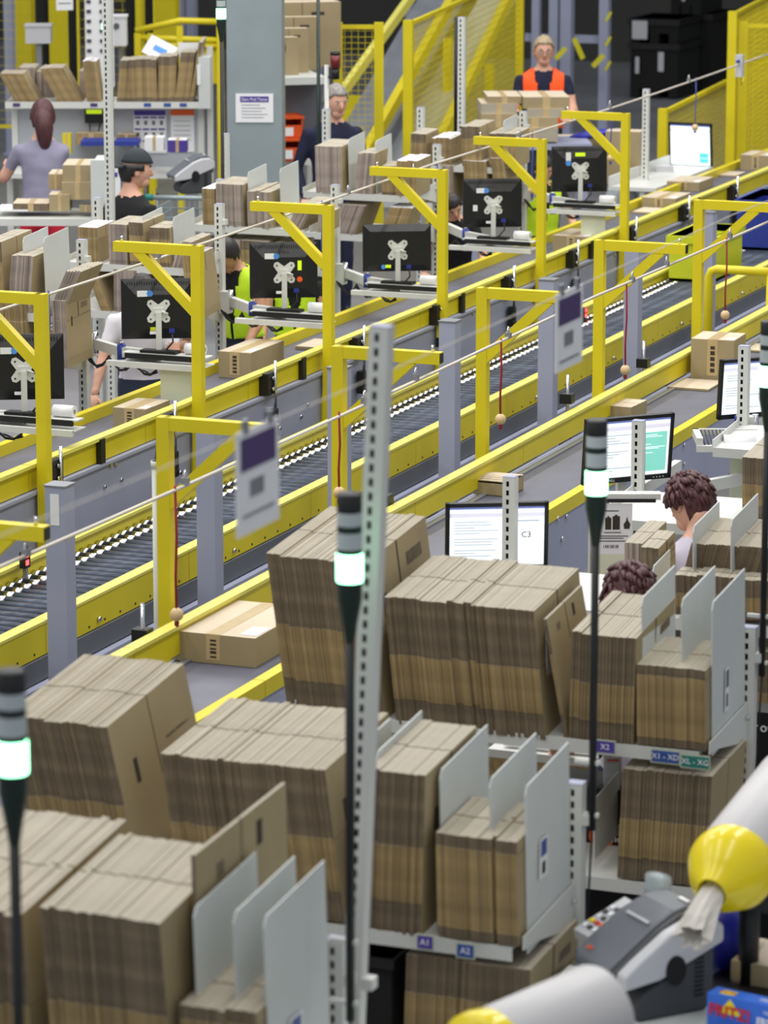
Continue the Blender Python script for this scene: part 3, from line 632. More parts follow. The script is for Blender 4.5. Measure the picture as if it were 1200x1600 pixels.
# ---------------------------------------------------------------- monitors
def star_poly(r=.070, c=.036, w=.018):
    pts = []
    for k in range(4):
        a = math.pi / 4 + k * math.pi / 2
        pts += [(r * math.cos(a) + w * math.sin(a), r * math.sin(a) - w * math.cos(a)), (r * math.cos(a) * 1.14, r * math.sin(a) * 1.14), (r * math.cos(a) - w * math.sin(a), r * math.sin(a) + w * math.cos(a))]
        b = a + math.pi / 4; pts.append((c * math.cos(b), c * math.sin(b)))
    return pts
def monitor(label, p, w, h, rz, tilt, face, content=0, wide=False, stickers=(), logo=None):
    """face True: screen towards -y local. The body is centred on p."""
    t = thing('monitor', label, 'monitor', p, rz); T = Matrix.Rotation(tilt, 4, 'X'); rot = (tilt, 0, 0)
    s = 1 if face else -1      # s=1: screen at -y, back shell at +y
    m = MB(); b = .016
    m.bx(-w / 2, w / 2, -.012, .012, h / 2 - b, h / 2, 'black'); m.bx(-w / 2, w / 2, -.012, .012, -h / 2, -h / 2 + b * 1.4, 'black')
    m.bx(-w / 2, -w / 2 + b, -.012, .012, -h / 2, h / 2, 'black'); m.bx(w / 2 - b, w / 2, -.012, .012, -h / 2, h / 2, 'black'); m.bx(-w / 2 + b, w / 2 - b, -.002, .010, -h / 2 + b, h / 2 - b, 'black')
    part('bezel', m, t, rot=rot)
    m = MB(); zz = .05; inx, inz = (.62, .56) if not wide else (.8, .72)
    A0 = [(-w / 2, -h / 2), (w / 2, -h / 2), (w / 2, h / 2), (-w / 2, h / 2)]; A1 = [(x * inx, z * inz + (0 if wide else -.012)) for x, z in A0]
    vs = [(x, s * .012, z) for x, z in A0] + [(x, s * zz, z) for x, z in A1]
    m.add(vs, [(4, 5, 6, 7)] + [(i, (i + 1) % 4, (i + 1) % 4 + 4, i + 4) for i in range(4)], 'black'); 
    bs = part('back_shell', m, t, rot=rot)
    if not face:
        if not wide:
            m = MB()
            for q in range(26): m.bx(-w * .42 + q * w * .84 / 25 - .002, -w * .42 + q * w * .84 / 25 + .002, s * .024 - .004, s * .024 + .004, h * .39, h * .46, 'rubber')
            part('vent_slots', m, bs)
        m = MB(); m.prism(star_poly(), s * .006, 'white', Matrix.Translation((0, s * (zz + .001), -.01)))
        for sx in (-1, 1):
            for sz in (-1, 1): m.cyl((sx * .042, s * (zz + .006), -.01 + sz * .042), (sx * .042, s * (zz + .009), -.01 + sz * .042), .005, 'black', n=8)
        part('vesa_plate', m, t, rot=rot)
        m = MB(); m.bx(-.015, .015, s * (zz + .012) - .012, s * (zz + .012) + .012, -h / 2 - .07, -.01, 'white'); m.bx(-.028, .028, s * (zz + .005) - .01, s * (zz + .012) + .01, -.02, .012, 'white'); m.cyl((.015, s * (zz + .02), -.005), (.05, s * (zz + .02), -.02), .006, 'white', n=8); part('stem', m, t)
        m = MB(); m.bx(.055, .085, s * .045 - .012, s * .045 + .012, -.125, -.10, 'blue'); m.tube([(.07, s * .06, -.12), (.075, s * .075, -.17), (.03, s * .08, -.22), (.0, s * .07, -.27)], .005, 'black', n=6); part('video_plug', m, t)
        for (x, z, wd, hg, mt) in stickers:
            m = MB()
            if wd < 0: m.cyl((x, s * (zz - .001), z), (x, s * (zz + .0015), z), -wd, mt, n=16)
            else: m.bx(x - wd / 2, x + wd / 2, s * (zz) - .0015, s * (zz) + .0015, z - hg / 2, z + hg / 2, mt)
            part('sticker', m, bs)
        if logo: text(logo, .03, 'device_dark', bs, face_M((0, s * .04, h * .345), math.pi if s > 0 else 0))
    if face:
        m = MB(); W2, H2 = w / 2 - b, h / 2 - b * 1.1; y = -.004
        def q(x0, x1, z0, z1, mt, k): m.bx(x0 * W2, x1 * W2, y - .0006 * k, y, z0 * H2, z1 * H2, mt)
        q(-1, 1, -1, 1, 'scr_white', 1); q(-1, 1, .93, 1, 'scr_bar', 2); q(-1, 1, .66, .80, 'scr_pale', 2)
        rr = random.Random(content)
        if content == 1: q(.36, .94, -.84, .52, 'scr_teal', 2); q(.27, .29, -1, .64, 'scr_line', 2); q(.15, .24, .33, .37, 'scr_red', 2)
        if content == 1:
            for z, L in ((.42, .3), (.36, .42), (.1, .15), (0, .5), (-.05, .35), (-.2, .2)): q(.40, .40 + L, z - .012, z + .012, 'scr_white', 3)
        for i in range(15):
            z = .5 - i * .095; 
            if rr.random() < .8: q(-.9, -.9 + rr.uniform(.4, 1.05), z - .012, z + .012, 'scr_line', 2)
        if content == 2:
            q(.45, .9, -.85, -.35, 'scr_blue', 2); q(.45, .9, -.62, -.60, 'scr_white', 3); q(.05, .06, -.2, .9, 'scr_line', 2)
        if content == 3: q(.30, .32, -1, .64, 'scr_line', 2); q(.4, .9, .5, .54, 'scr_line', 2)
        part('screen', m, t, rot=rot, label='lit screen with text')
        if content == 3: text('C3', .034, 'device_dark', t, T @ face_M((.62 * W2, -.0065, .05 * H2)))
        for i in range(4):
            m = MB(); m.cyl((w * .30 + i * .016, -.0125, -h / 2 + .011), (w * .30 + i * .016, -.0135, -h / 2 + .011), .003, 'print_white', n=6); part('button', m, t, rot=rot)
        text('DELL', .016, 'print_white', t, T @ face_M((-w * .18, -.0126, -h / 2 + .011)))
        m = MB(); m.bx(-.02, .02, .05, .075, -h / 2 - .10, .0, 'black' if content == 2 else 'white'); part('stem', m, t)
    return t
def arm(label, a, b, c, post_dir=1):
    """two-link white arm from the post at a over the joint b to the monitor stem at c"""
    t = thing('monitor_mount', label, 'mount', a); a, b, c = Vector(a), Vector(b), Vector(c)
    m = MB(); m.bx(-.012, .05, -.04, .02, -.07, .06, 'white'); m.cyl((.05, -.01, -.05), (.05, -.01, .07), .016, 'chrome', n=10); part('post_clamp', m, t)
    for i, (p, q) in enumerate(((a + Vector((.05, 0, 0)), b), (b, c))):
        d = q - p; m = MB(); m.box((p + q) / 2 - a, (d.length, .035, .055), 'white', R=RZ(math.atan2(d.y, d.x))); part('arm_link', m, t)
    m = MB(); m.cyl(b - a + Vector((0, 0, -.04)), b - a + Vector((0, 0, .04)), .024, 'blue', n=12); m.cyl(b - a + Vector((0, 0, .04)), b - a + Vector((0, 0, .055)), .012, 'chrome', n=8); part('joint', m, t)
    m = MB(); pts = []
    for k in range(13):
        f = k / 12; p = a.lerp(c, f) - a; pts.append(p + Vector((0, -.035, -.05 - .06 * abs(math.sin(f * 9)))))
    m.tube(pts, .007, 'black', n=6); m.tube([p + Vector((0, .01, .015 * math.sin(i * 2))) for i, p in enumerate(pts)], .005, 'black', n=6); part('cables', m, t)
def tray(label, p, w, web=False):
    t = thing('keyboard_tray', label, 'tray', p)
    m = MB(); m.bx(-w / 2, w / 2, -.015, .01, -.03, .0, 'white'); m.bx(-w / 2, w / 2, .0, .14, -.012, -.006, 'white'); part('tray_shelf', m, t)
    m = MB(); m.bx(-w / 2 + .02, w / 2 - .02, .03, .05, 0.012, .04, 'black'); m.bx(-w / 2, w / 2, .04, .12, .034, .042, 'white'); part('upper_rail', m, t)
    m = MB(); m.bx(-w * .3, w * .12, .05, .12, .043, .058, 'black'); part('keyboard', m, t)
    m = MB(); m.cyl((w * .20, .10, .073), (w * .42, .10, .073), .03, 'paper', n=16); m.cyl((w * .195, .10, .073), (w * .425, .10, .073), .012, 'kraft', n=12); part('label_roll', m, t)
    m = MB(); m.bx(-w / 2 - .10, -w / 2 + .02, .05, .09, -.04, -.012, 'white'); part('tray_bracket', m, t)
    if web: m = MB(); m.bx(-.02, .16, .03, .035, -.20, -.03, 'label_web'); part('label_web', m, t)
SB = [(-.085, .085, .055, .032, 'paper'), (-.045, .085, -.017, 0, 'sticker_blue'), (-.03, -.125, .035, .016, 'print_white')]
mons = [((37, 573), 17.6, .394, .322, SB, False, 'leftmost black monitor back with blue dot, behind the first yellow arm'),
        ((247, 482), 19.2, .394, .322, SB + [(-.02, -.105, .05, .02, 'lime_bin')], False, 'second black monitor back, before the packer in white'),
        ((443, 422), 20.8, .394, .322, SB + [(.09, .03, .022, .055, 'lcd'), (.09, -.05, -.016, 0, 'orange')], False, 'third black monitor back with orange dot, beside the man in lime vest'),
        ((620, 387), 22.4, .428, .292, [(-.09, -.115, -.014, 0, 'sticker_blue'), (-.06, -.112, .035, .018, 'lcd')], True, 'wide flat black monitor back in the middle of the row'),
        ((769, 317), 23.9, .394, .322, SB + [(-.12, -.03, .03, .04, 'paper')], False, 'fifth black monitor back, left of the lime vest'),
        ((905, 264), 25.5, .394, .322, [(-.085, .09, .035, .06, 'paper'), (-.085, .045, -.02, 0, 'sticker_blue'), (0, .105, .07, .025, 'lcd')], False, 'sixth black monitor back below the stacked boxes')]
for i, ((px, py), d, w, h, st, wide, lab) in enumerate(mons):
    p = Ud(px, py, d); rz = YAW + .10
    monitor(lab, p, w, h, rz, -.06, False, 0, wide, st, None if wide else 'DELL')
    post = Vector((XA, AY[i], 0)) if i < 6 else None
    base = p + Vector((math.sin(rz) * .055, -math.cos(rz) * .055, -h / 2 - .085))
    a = Vector((XA + .03, AY[i] - .02, base.z)); 
    mid = a.lerp(base, .55) + Vector((0, -.06, 0))
    arm('white jointed arm with black cables holding the ' + lab.split(' black')[0].replace('wide flat', 'wide') + ' monitor back of the row', a, mid, base)
    q = Ud(px + 5, py + h / 2 * F / d + 43 * 17.6 / d, d - .12); tray('white keyboard tray with label roll under the ' + lab.split(' black')[0] + ' monitor back', q, .50, i in (1, 5))
# monitors facing us
monitor('lit monitor with teal panel behind the green lamp', Ud(981, 701, 15.9), .44, .30, .42 + YAW, .10, True, 1)
monitor('lit monitor with page of text cut off by the right edge', Ud(1188, 604, 17.6), .46, .30, .40 + YAW, .08, True, 4)
monitor('lit monitor half hidden behind the widest carton bundle', Ud(776, 838, 14.2), .41, .28, .10 + YAW, .06, True, 3)
monitor('lit far monitor with blue square on its screen', Ud(1079, 227, 30.3), .388, .382, -.45 + YAW, .10, True, 2)
def arm2(label, a, c):
    a = Vector(a); c = Vector(c); arm(label, a, a.lerp(c, .5) + Vector((-.1, .06, 0)), c)
arm2('white jointed arm behind the lit monitor at the right edge', Ud(1165, 668, 17.25), Ud(1196, 668, 17.68))
arm2('white jointed arm behind the woman, holding the monitor with the teal panel', Ud(1165, 762, 16.95), Ud(1000, 746, 16.0))

# ---------------------------------------------------------------- parcels
def parcel(label, frpx, z, w, h, d, rz=0, tapes=True, flat=False, mk2='kraft_lit', open_=False, mark=None):
    p = Uz(frpx[0], frpx[1], z); t = thing('parcel', label, 'box', (p.x, p.y, z + .001), rz)
    m = MB(); K = {'*': 'kraft', '+z': mk2}
    if open_:
        m.bx(-w, 0, 0, d, 0, .004, 'kraft'); m.bx(-w, 0, 0, .004, 0, h * .9, 'kraft'); m.bx(-w, 0, d - .004, d, 0, h, 'kraft'); m.bx(-.004, 0, 0, d, 0, h, 'kraft'); m.bx(-w, -w + .004, 0, d, 0, h, 'kraft')
        part('body', m, t); m = MB(); n = 8
        for k in range(n): m.bx(-w, 0, d * k / n, d * (k + 1) / n, h + .012 * math.sin(math.pi * (k + .5) / n), h + .012 * math.sin(math.pi * (k + .5) / n) + .005, mk2)
        part('lid', m, t)
    else:
        m.bx(-w, 0, 0, d, 0, h, K); part('body', m, t)
        if not flat:
            m = MB(); m.bx(-w * .5 - .0015, -w * .5 + .0015, -.0006, d, h - .0005, h + .0008, 'cut') if d >= w else m.bx(-w, 0, d * .5 - .0015, d * .5 + .0015, h - .0005, h + .0008, 'cut'); part('flap_seam', m, t)
    if tapes and not flat:
        m = MB(); x = -w * .5; m.bx(x - .03, x + .03, -.0012, 0, h * .12, h, 'tape'); m.bx(x - .03, x + .03, 0, d, h, h + .0012, 'tape'); part('tape', m, t, label='strip of tape')
        m = MB(); rr = random.Random(int(frpx[0]))
        for k in range(5): m.bx(x - .012, x + .014, -.002, -.0012, h * (.2 + .14 * k), h * (.2 + .14 * k + .06 + .05 * rr.random()), 'ink')
        part('tape_print', m, t)
        m = MB(); m.bx(-w * .22, -w * .02, d * .06, d * .30, h + .0012, h + .002, 'paper'); part('address_label', m, t)
    return t
ZB = .876
parcel('long flat taped parcel with barcode tape on the near belt, nearest to us', (399, 1044), ZB, .36, .118, .56)
parcel('small half open parcel on the near belt above the half hidden monitor', (793, 777), ZB, .175, .066, .20, -.05, False, open_=True)
parcel('low parcel with open slot behind the teal screen monitor', (986, 660), ZB, .25, .08, .24, -.05, False)
parcel('tall square taped parcel on the near belt at the right', (1146, 597), ZB, .25, .235, .28, .04)
parcel('flat cardboard mailer on the near belt under the tall parcel', (1107, 612), ZB, .24, .012, .30, 0, False, True)
parcel('flat cardboard mailer on the near belt at the right picture edge', (1215, 553), ZB, .2, .012, .25, 0, False, True)
parcel('brown parcel on the far belt beside the man in lime vest', (392, 593), ZB, .20, .15, .48)
parcel('flat mailer on the far belt behind the brown parcel', (505, 549), ZB, .18, .02, .3, 0, False, True)
parcel('small parcel on the far belt below the second monitor back', (228, 674), ZB, .19, .115, .3)
parcel('wide taped parcel on the far belt at the fifth yellow arm', (920, 396), ZB, .27, .115, .40)
parcel('flat mailer on the far belt before the sixth yellow arm', (1030, 336), ZB, .22, .015, .3, 0, False, True)
parcel('shallow parcel on the far belt right of the sixth yellow arm', (1055, 328), ZB, .27, .085, .42)
parcel('shallow parcel on the far belt below the far lit monitor', (1092, 300), ZB, .27, .075, .42)
parcel('square taped parcel on the far belt at the right edge', (1203, 268), ZB, .26, .13, .36)
parcel('flat mailer on the far belt under the square parcel', (1150, 277), ZB, .22, .012, .3, 0, False, True)
# tote bins on the rollers
def tote(label, px, z, w, d, h, mat, rz=0):
    p = Uz(px[0], px[1], z); t = thing('tote_bin', label, 'bin', (p.x, p.y, z + .002), rz); m = MB(); e = .06; th = .012
    def wall(x0, x1, y0, y1, nm):
        mm = MB(); mm.bx(x0, x1, y0, y1, 0, h, mat); part(nm, mm, t)
    wall(-w, 0, 0, th, 'side'); wall(-w, 0, d - th, d, 'side'); wall(-w, -w + th, th, d - th, 'side'); wall(-th, 0, th, d - th, 'side')
    m.bx(-w, 0, 0, d, 0, .012, mat); part('base', m, t); m = MB()
    m.bx(-w - .02, .02, -.02, th, h - .05, h, mat); m.bx(-w - .02, .02, d - th, d + .02, h - .05, h, mat); m.bx(-w - .02, -w + th, 0, d, h - .05, h, mat); m.bx(-th, .02, 0, d, h - .05, h, mat); part('rim', m, t)
    return t
tote('lime green tote bin standing on the rollers at the right', (1114, 441), .745, .32, .72, .31, 'lime_bin')
tote('blue tote bin behind the lime bin at the right edge', (1232, 392), .745, .40, .70, .36, 'blue')
# ---------------------------------------------------------------- people
def loft(rings, n=18):
    """rings: (centre, u, w) giving ellipse axes; returns verts, faces (closed)"""
    vs = []; fs = []
    for c, u, w in rings:
        for k in range(n):
            q = 2 * math.pi * k / n; vs.append(c + u * math.cos(q) + w * math.sin(q))
    for i in range(len(rings) - 1):
        for k in range(n):
            k2 = (k + 1) % n; fs.append((i * n + k, i * n + k2, (i + 1) * n + k2, (i + 1) * n + k))
    fs.append(tuple(range(n))[::-1]); fs.append(tuple(range((len(rings) - 1) * n, len(rings) * n)))
    return vs, fs
def limb(p, q, r0, r1, rm=None):
    p, q = Vector(p), Vector(q); t = (q - p).normalized(); u = t.orthogonal().normalized(); w = t.cross(u); R = []
    rm = rm or (r0 + r1) / 2 * 1.04
    for f, r in ((-.08, r0 * .6), (0, r0), (.35, rm), (.7, rm * .45 + r1 * .55), (1, r1), (1.05, r1 * .6)): R.append((p.lerp(q, f), u * r, w * r))
    return loft(R, 14)
def ik(a, b, l1, l2, hint):
    d = b - a; L = min(d.length, (l1 + l2) * .995); dn = d.normalized(); x = (l1 * l1 - l2 * l2 + L * L) / (2 * L); h = math.sqrt(max(0, l1 * l1 - x * x))
    hv = hint - dn * hint.dot(dn); hv = hv.normalized(); return a + dn * x + hv * h, a + dn * L
def person(label, head_px, head_z, d_or_none, rz, bend=0.0, hp=0.0, hy=0.0, top='navy', sleeve=.6, pants='jeans', hair='hair_dark', style='short', skin='skin', hands=((-.25, .35, 1.0), (.25, .35, 1.0)), vest=None, s=1.0, glasses=False, fore=None, female=False, body_rz=0):
    # stand the figure so that the crown of its head is where it was measured
    up0 = lambda b: .93 + math.cos(b) * (.54) + math.cos(b + hp) * .135 - math.sin(b + hp) * .03 + .118
    crown = Ud(head_px[0], head_px[1], d_or_none)
    s = crown.z / up0(bend); print('SCALE', label[:40], round(s, 3))
    hip = Vector((0, 0, .93 * s)); RB = RX(-bend)
    def up(p):   # upper body leans forward from the hip
        p = Vector(p) * s; return hip + RB @ (p - hip) if p.z > hip.z else p
    nb = up((0, .0, 1.47)); HR = RB @ RX(-hp) @ RZ(hy); hc = nb + HR @ Vector((0, .03, .135)) * s
    base = Vector((crown.x, crown.y, 0)) - RZ(rz) @ Vector((hc.x, hc.y, 0))
    t = thing('person', label, 'person', base, rz)
    vs, fs, samples = [], [], []
    def put(l, tagged):
        o = len(vs); vs.extend(l[0]); fs.extend([tuple(i + o for i in f) for f in l[1]]); samples.extend(tagged)
    sh = .172 if female else .188
    prof = [(.80, .13, .10), (.86, .162, .115), (.93, .17 if not female else .178, .118), (1.02, .152 if not female else .148, .108), (1.13, .158 if not female else .146, .110), (1.25, .172 if not female else .158, .118), (1.34, sh, .112), (1.40, sh * .9, .095), (1.44, sh * .62, .075), (1.465, .072, .062), (1.50, .056, .056), (1.57, .054, .056)]
    R = []
    for z, rx, ry in prof:
        R.append((up((0, 0, z)), Vector((rx, 0, 0)) * s, (RB if z > .93 else Matrix.Identity(3)) @ Vector((0, ry, 0)) * s))
    tg = []
    for (c, u, w), (z, a, b) in zip(R, prof):
        mt = pants if z < .95 else (top if z < 1.455 else skin)
        for q in range(10):
            tg.append((c + u * math.cos(q * .628) + w * math.sin(q * .628), mt))
    put(loft(R), tg); HANDS = []
    for sd, hd in ((-1, hands[0]), (1, hands[1])):
        S = up((sd * (sh - .012), 0, 1.385)); Hn = Vector(hd) * s; el, hn = ik(S, Hn, .285 * s, .25 * s, Vector((sd * .4, -.4, -.9)))
        put(limb(S, el, .055 * s, .043 * s, .053 * s), [(S.lerp(el, f), top if f < sleeve or sleeve > 1 else skin) for f in [k / 12 for k in range(13)]])
        put(limb(el, hn, .043 * s, .027 * s, .04 * s), [(el.lerp(hn, f), (fore or top) if sleeve > 1 else skin) for f in [k / 12 for k in range(13)]])
        HANDS.append((hn, (hn - el).normalized(), sd))
        a = Vector((sd * .085, 0, .88)) * s; k = Vector((sd * .10, .025, .48)) * s; f0 = Vector((sd * .105, 0, .09)) * s
        put(limb(a, k, .088 * s, .06 * s, .08 * s), [(a.lerp(k, f), pants) for f in [q / 8 for q in range(9)]])
        put(limb(k, f0, .06 * s, .042 * s, .058 * s), [(k.lerp(f0, f), pants) for f in [q / 8 for q in range(9)]])
        fo = [(Vector((sd * .11, y, z)) * s, Vector((w, 0, 0)) * s, Vector((0, 0, hh)) * s) for y, z, w, hh in ((-.075, .04, .025, .03), (-.05, .045, .04, .043), (.05, .042, .045, .04), (.14, .032, .045, .03), (.185, .026, .02, .02))]
        put(loft(fo, 12), [(c, 'black') for c, u, w in fo])
    me = bpy.data.meshes.new('tmp'); me.from_pydata([tuple(v) for v in vs], [], fs); ob = bpy.data.objects.new('tmp', me); COL.objects.link(ob)
    r = ob.modifiers.new('r', 'REMESH'); r.mode = 'VOXEL'; r.voxel_size = .02 * s; sm = ob.modifiers.new('s', 'SMOOTH'); sm.iterations = 4; sm.factor = .5
    bm_ = bpy.data.meshes.new_from_object(ob.evaluated_get(bpy.context.evaluated_depsgraph_get())); bpy.data.objects.remove(ob)
    kd = kdtree.KDTree(len(samples))
    for i, (p, _) in enumerate(samples): kd.insert(p, i)
    kd.balance(); M = MB()
    V = [v.co.copy() for v in bm_.vertices]; N = [v.normal.copy() for v in bm_.vertices]; FC = [tuple(p.vertices) for p in bm_.polygons]; CE = [p.center.copy() for p in bm_.polygons]
    # cloth wrinkles
    V = [v + n * (noise.noise(v * 9) * .006 + noise.noise(Vector((v.x * 6, v.y * 6, v.z * 22))) * .003) for v, n in zip(V, N)]
    M.add(V, FC, [samples[kd.find(c)[1]][1] for c in CE], True)
    # head
    def hsh(p):
        q = p.copy()
        if q.z < 0: q.x *= 1 - .26 * (-q.z) ** 1.3; q.y *= 1 - .12 * (-q.z)
        if q.y > .3 and q.z < .2: q.y *= .97
        if q.y < 0: q.y *= 1.02; q.x *= 1.03
        return q
    def hp_(x, y, z): return hc + HR @ (Vector((x, y, z)) * s)
    M.ell(hc, (.076 * s, .096 * s, .118 * s), skin, 22, 16, HR, hsh)
    M.ell(hp_(0, .046, -.066), (.046 * s, .036 * s, .042 * s), skin, 14, 10, HR)                 # jaw and chin
    M.tube([hp_(0, .086, .022), hp_(0, .096, -.004), hp_(0, .101, -.018), hp_(0, .086, -.028)], [.007 * s, .009 * s, .012 * s, .009 * s], skin, 8)  # nose
    for sd in (-1, 1):
        M.ell(hp_(sd * .077, -.005, -.006), (.010 * s, .019 * s, .031 * s), skin, 10, 8, HR)   # ears
        M.ell(hp_(sd * .031, .080, .012), (.012 * s, .007 * s, .006 * s), 'paper', 8, 6, HR); M.ell(hp_(sd * .031, .0845, .012), (.006 * s, .005 * s, .006 * s), 'eye', 8, 6, HR)
        M.ell(hp_(sd * .033, .084, .034), (.020 * s, .008 * s, .005 * s), hair, 8, 6, HR)       # brows
    M.ell(hp_(0, .079, -.052), (.021 * s, .008 * s, .006 * s), 'lip', 10, 6, HR)
    # hands
    for hn, dr, sd in HANDS:
        u = dr.cross(Vector((0, 0, 1))); u = u.normalized() if u.length > .1 else Vector((1, 0, 0)); nn = u.cross(dr)
        Rm = Matrix((u, dr, nn)).transposed(); M.ell(hn + dr * .04 * s, (.040 * s, .052 * s, .017 * s), skin, 12, 8, Rm)
        for k, L in enumerate((.062, .074, .078, .070)):
            b0 = hn + dr * .075 * s + u * (.028 - k * .0185) * s * -sd; M.tube([b0, b0 + (dr * L * .5 - nn * .006) * s, b0 + (dr * L * .8 - nn * .025) * s, b0 + (dr * L * .95 - nn * .042) * s], [.0095 * s, .0088 * s, .008 * s, .005 * s], skin, 8)
        b0 = hn + (dr * .02 + u * .030 * -sd) * s; M.tube([b0, b0 + (dr * .025 + u * .025 * -sd - nn * .01) * s, b0 + (dr * .058 + u * .022 * -sd - nn * .025) * s], [.012 * s, .0105 * s, .006 * s], skin, 8)
    part('body', M, t)
    # vest shell
    if vest:
        vm = MB(); keep = []
        for f, c in zip(FC, CE):
            lc = RB.transposed() @ (c - hip) + hip
            if lc.z < .86 * s or lc.z > 1.455 * s or samples[kd.find(c)[1]][1] != top: continue
            if abs(lc.x) > .162 * s and lc.z < 1.36 * s and not (lc.z < 1.2 * s and abs(lc.x) < .19 * s): continue
            if abs(lc.x) > .165 * s: continue
            if lc.y > .02 and abs(lc.x) < (.075 * (lc.z - 1.0 * s) / .45 if lc.z > 1.0 * s else 0.004): continue
            keep.append(f)
        vm.add([v + n * .014 for v, n in zip(V, N)], keep, vest, True); o = part('safety_vest', vm, t)
        sm_ = o.modifiers.new('thick', 'SOLIDIFY'); sm_.thickness = .006
    # hair
    hm = MB(); rr = random.Random(len(label))
    def hair_fn(p):
        f = 1.0 + .05 * noise.noise(p * 5 + Vector((len(label), 0, 0))) + (.06 * noise.noise(p * 13) if style in ('messy', 'tuft') else 0)
        return p * f
    o = len(hm.v)
    tmp = MB(); tmp.ell((0, 0, 0), (1, 1, 1), hair, 30, 22, None, hair_fn)
    def inside(p):
        if style == 'cap': return p.z < .4 and p.z > (-.62 if p.y < -.2 else .0) and p.y < .5
        line = .42 if p.y > .55 else (.25 if p.y > .25 else (-.15 if p.y > -.05 else -.62))
        if style == 'messy': line -= .12
        if abs(p.x) > .75 and p.y > -.2: line = max(line, -.05)
        return p.z > line
    kf = [f for f in tmp.f if all(inside(Vector(tmp.v[i])) for i in f)]
    k = 1.17 if style in ('messy', 'ponytail', 'tuft') else 1.10
    tv = [hc + HR @ Vector((hsh(Vector(p)).x * .076 * k, hsh(Vector(p)).y * .096 * k - .004, p[2] * .118 * k + .003)) * s for p in tmp.v]
    hm.add(tv, kf, hair, True)
    if style in ('messy', 'tuft'):
        for i in range(300):
            a = rr.uniform(0, 6.28); el_ = rr.uniform(.2, 1.4); p = Vector((math.cos(a) * math.cos(el_), math.sin(a) * math.cos(el_), math.sin(el_)))
            if p.y > .6 and p.z < .5: continue
            tg_ = Vector((0, -.5, -1)) - p * p.dot(Vector((0, -.5, -1))); b0 = Vector((p.x * .084, p.y * .106, p.z * .130)); b1 = b0 + tg_ * rr.uniform(.03, .075) + p * rr.uniform(-.004, .014) + Vector((rr.uniform(-.012, .012), 0, 0))
            hm.tube([hc + HR @ (b0 * s), hc + HR @ ((b0 * .4 + b1 * .6 + Vector((0, 0, .01))) * s), hc + HR @ (b1 * s)], [.007 * s, .006 * s, .001], hair, 5)
    if style == 'ponytail':
        hm.tube([hp_(0, -.09, .02), hp_(.0, -.125, -.02), hp_(.01, -.13, -.09), hp_(.015, -.115, -.16), hp_(.02, -.10, -.22), hp_(.02, -.095, -.25)], [.06 * s, .066 * s, .062 * s, .05 * s, .03 * s, .006], hair, 12)
    ho = part('hair', hm, t); sl = ho.modifiers.new('thick', 'SOLIDIFY'); sl.thickness = .012; sl.offset = 0
    if style == 'cap':
        cm = MB(); tmp = MB(); tmp.ell((0, 0, 0), (1, 1, 1), 'cap', 28, 20)
        kf = [f for f in tmp.f if all(tmp.v[i][2] > .22 for i in f)]
        cm.add([hc + HR @ Vector((p[0] * .088, p[1] * .108, p[2] * .135 + .008)) * s for p in tmp.v], kf, 'cap', True)
        part('cap_crown', cm, t).modifiers.new('thick', 'SOLIDIFY').thickness = .008
        br = MB(); n = 9; vs2 = []
        for i in range(n):
            q = math.pi * (i / (n - 1)); vs2.append(hp_(.078 * math.cos(q), -.085 - .0 * math.sin(q), .035)); vs2.append(hp_(.075 * math.cos(q), -.09 - .085 * math.sin(q), .012))
        br.add(vs2, [(2 * i, 2 * i + 1, 2 * i + 3, 2 * i + 2) for i in range(n - 1)], 'cap', True); part('cap_peak', br, t).modifiers.new('thick', 'SOLIDIFY').thickness = .006
    if glasses:
        g = MB()
        for sd in (-1, 1): g.tube([hp_(sd * .033 + .024 * math.cos(a), .104, .01 + .018 * math.sin(a)) for a in [k * math.pi / 5 for k in range(11)]], .0022, 'device_dark', 5)
        g.tube([hp_(-.01, .106, .012), hp_(.01, .106, .012)], .0022, 'device_dark', 5); part('glasses', g, t)
    return t, base
CAMZ = YAW  # packers of the far line look back along the belt towards us
PI = math.pi
person('woman in lilac-grey t-shirt and red trousers seen from behind at upper left', (66, 160), 1.66, 27.0, .25, .10, .10, .25, 'shirt_grey', .62, 'red_cloth', 'hair_red', 'ponytail', 'skin', ((-.33, .34, 1.22), (-.05, .42, 1.12)), female=True)
t, b = person('man in black hoodie and dark cap turned backwards at upper left', (213, 237), 1.72, 23.4, -.45, .03, .05, -.55, 'cloth_black', 1.5, 'jeans', 'hair_dark', 'cap', 'skin', ((-.30, .18, .95), (.30, .2, .95)), fore='shirt_white')
person('older man in navy shirt with grey hair beside the grey pillar', (525, 134), 1.70, 27.6, PI + .75, .05, .15, .1, 'navy', 1.5, 'navy', 'hair_grey', 'short', 'skin', ((-.22, .10, .92), (.25, .1, .9)), fore='navy', s=1.02)
person('man with glasses in orange safety vest behind the stacked boxes', (850, 58), 1.75, 31.8, PI + YAW, .06, .0, .05, 'navy', .55, 'jeans', 'hair_blond', 'short', 'skin', ((-.20, .34, 1.10), (.20, .34, 1.10)), 'vest_orange', glasses=True, s=1.02)
person('dark haired man in lime vest and black hood bowing his head at the far line', (352, 372), 1.60, 21.5, PI + YAW - .35, .22, .55, -.2, 'cloth_black', .4, 'jeans', 'hair_dark', 'short', 'skin_tan', ((-.22, .42, .98), (.22, .42, .98)), 'lime')
person('packer in white t-shirt with head hidden behind the second monitor back', (222, 430), 1.55, 20.3, PI + YAW + .1, .18, .4, 0, 'shirt_white', .6, 'jeans', 'hair_dark', 'short', 'skin', ((-.22, .35, .78), (.36, .30, .78)))
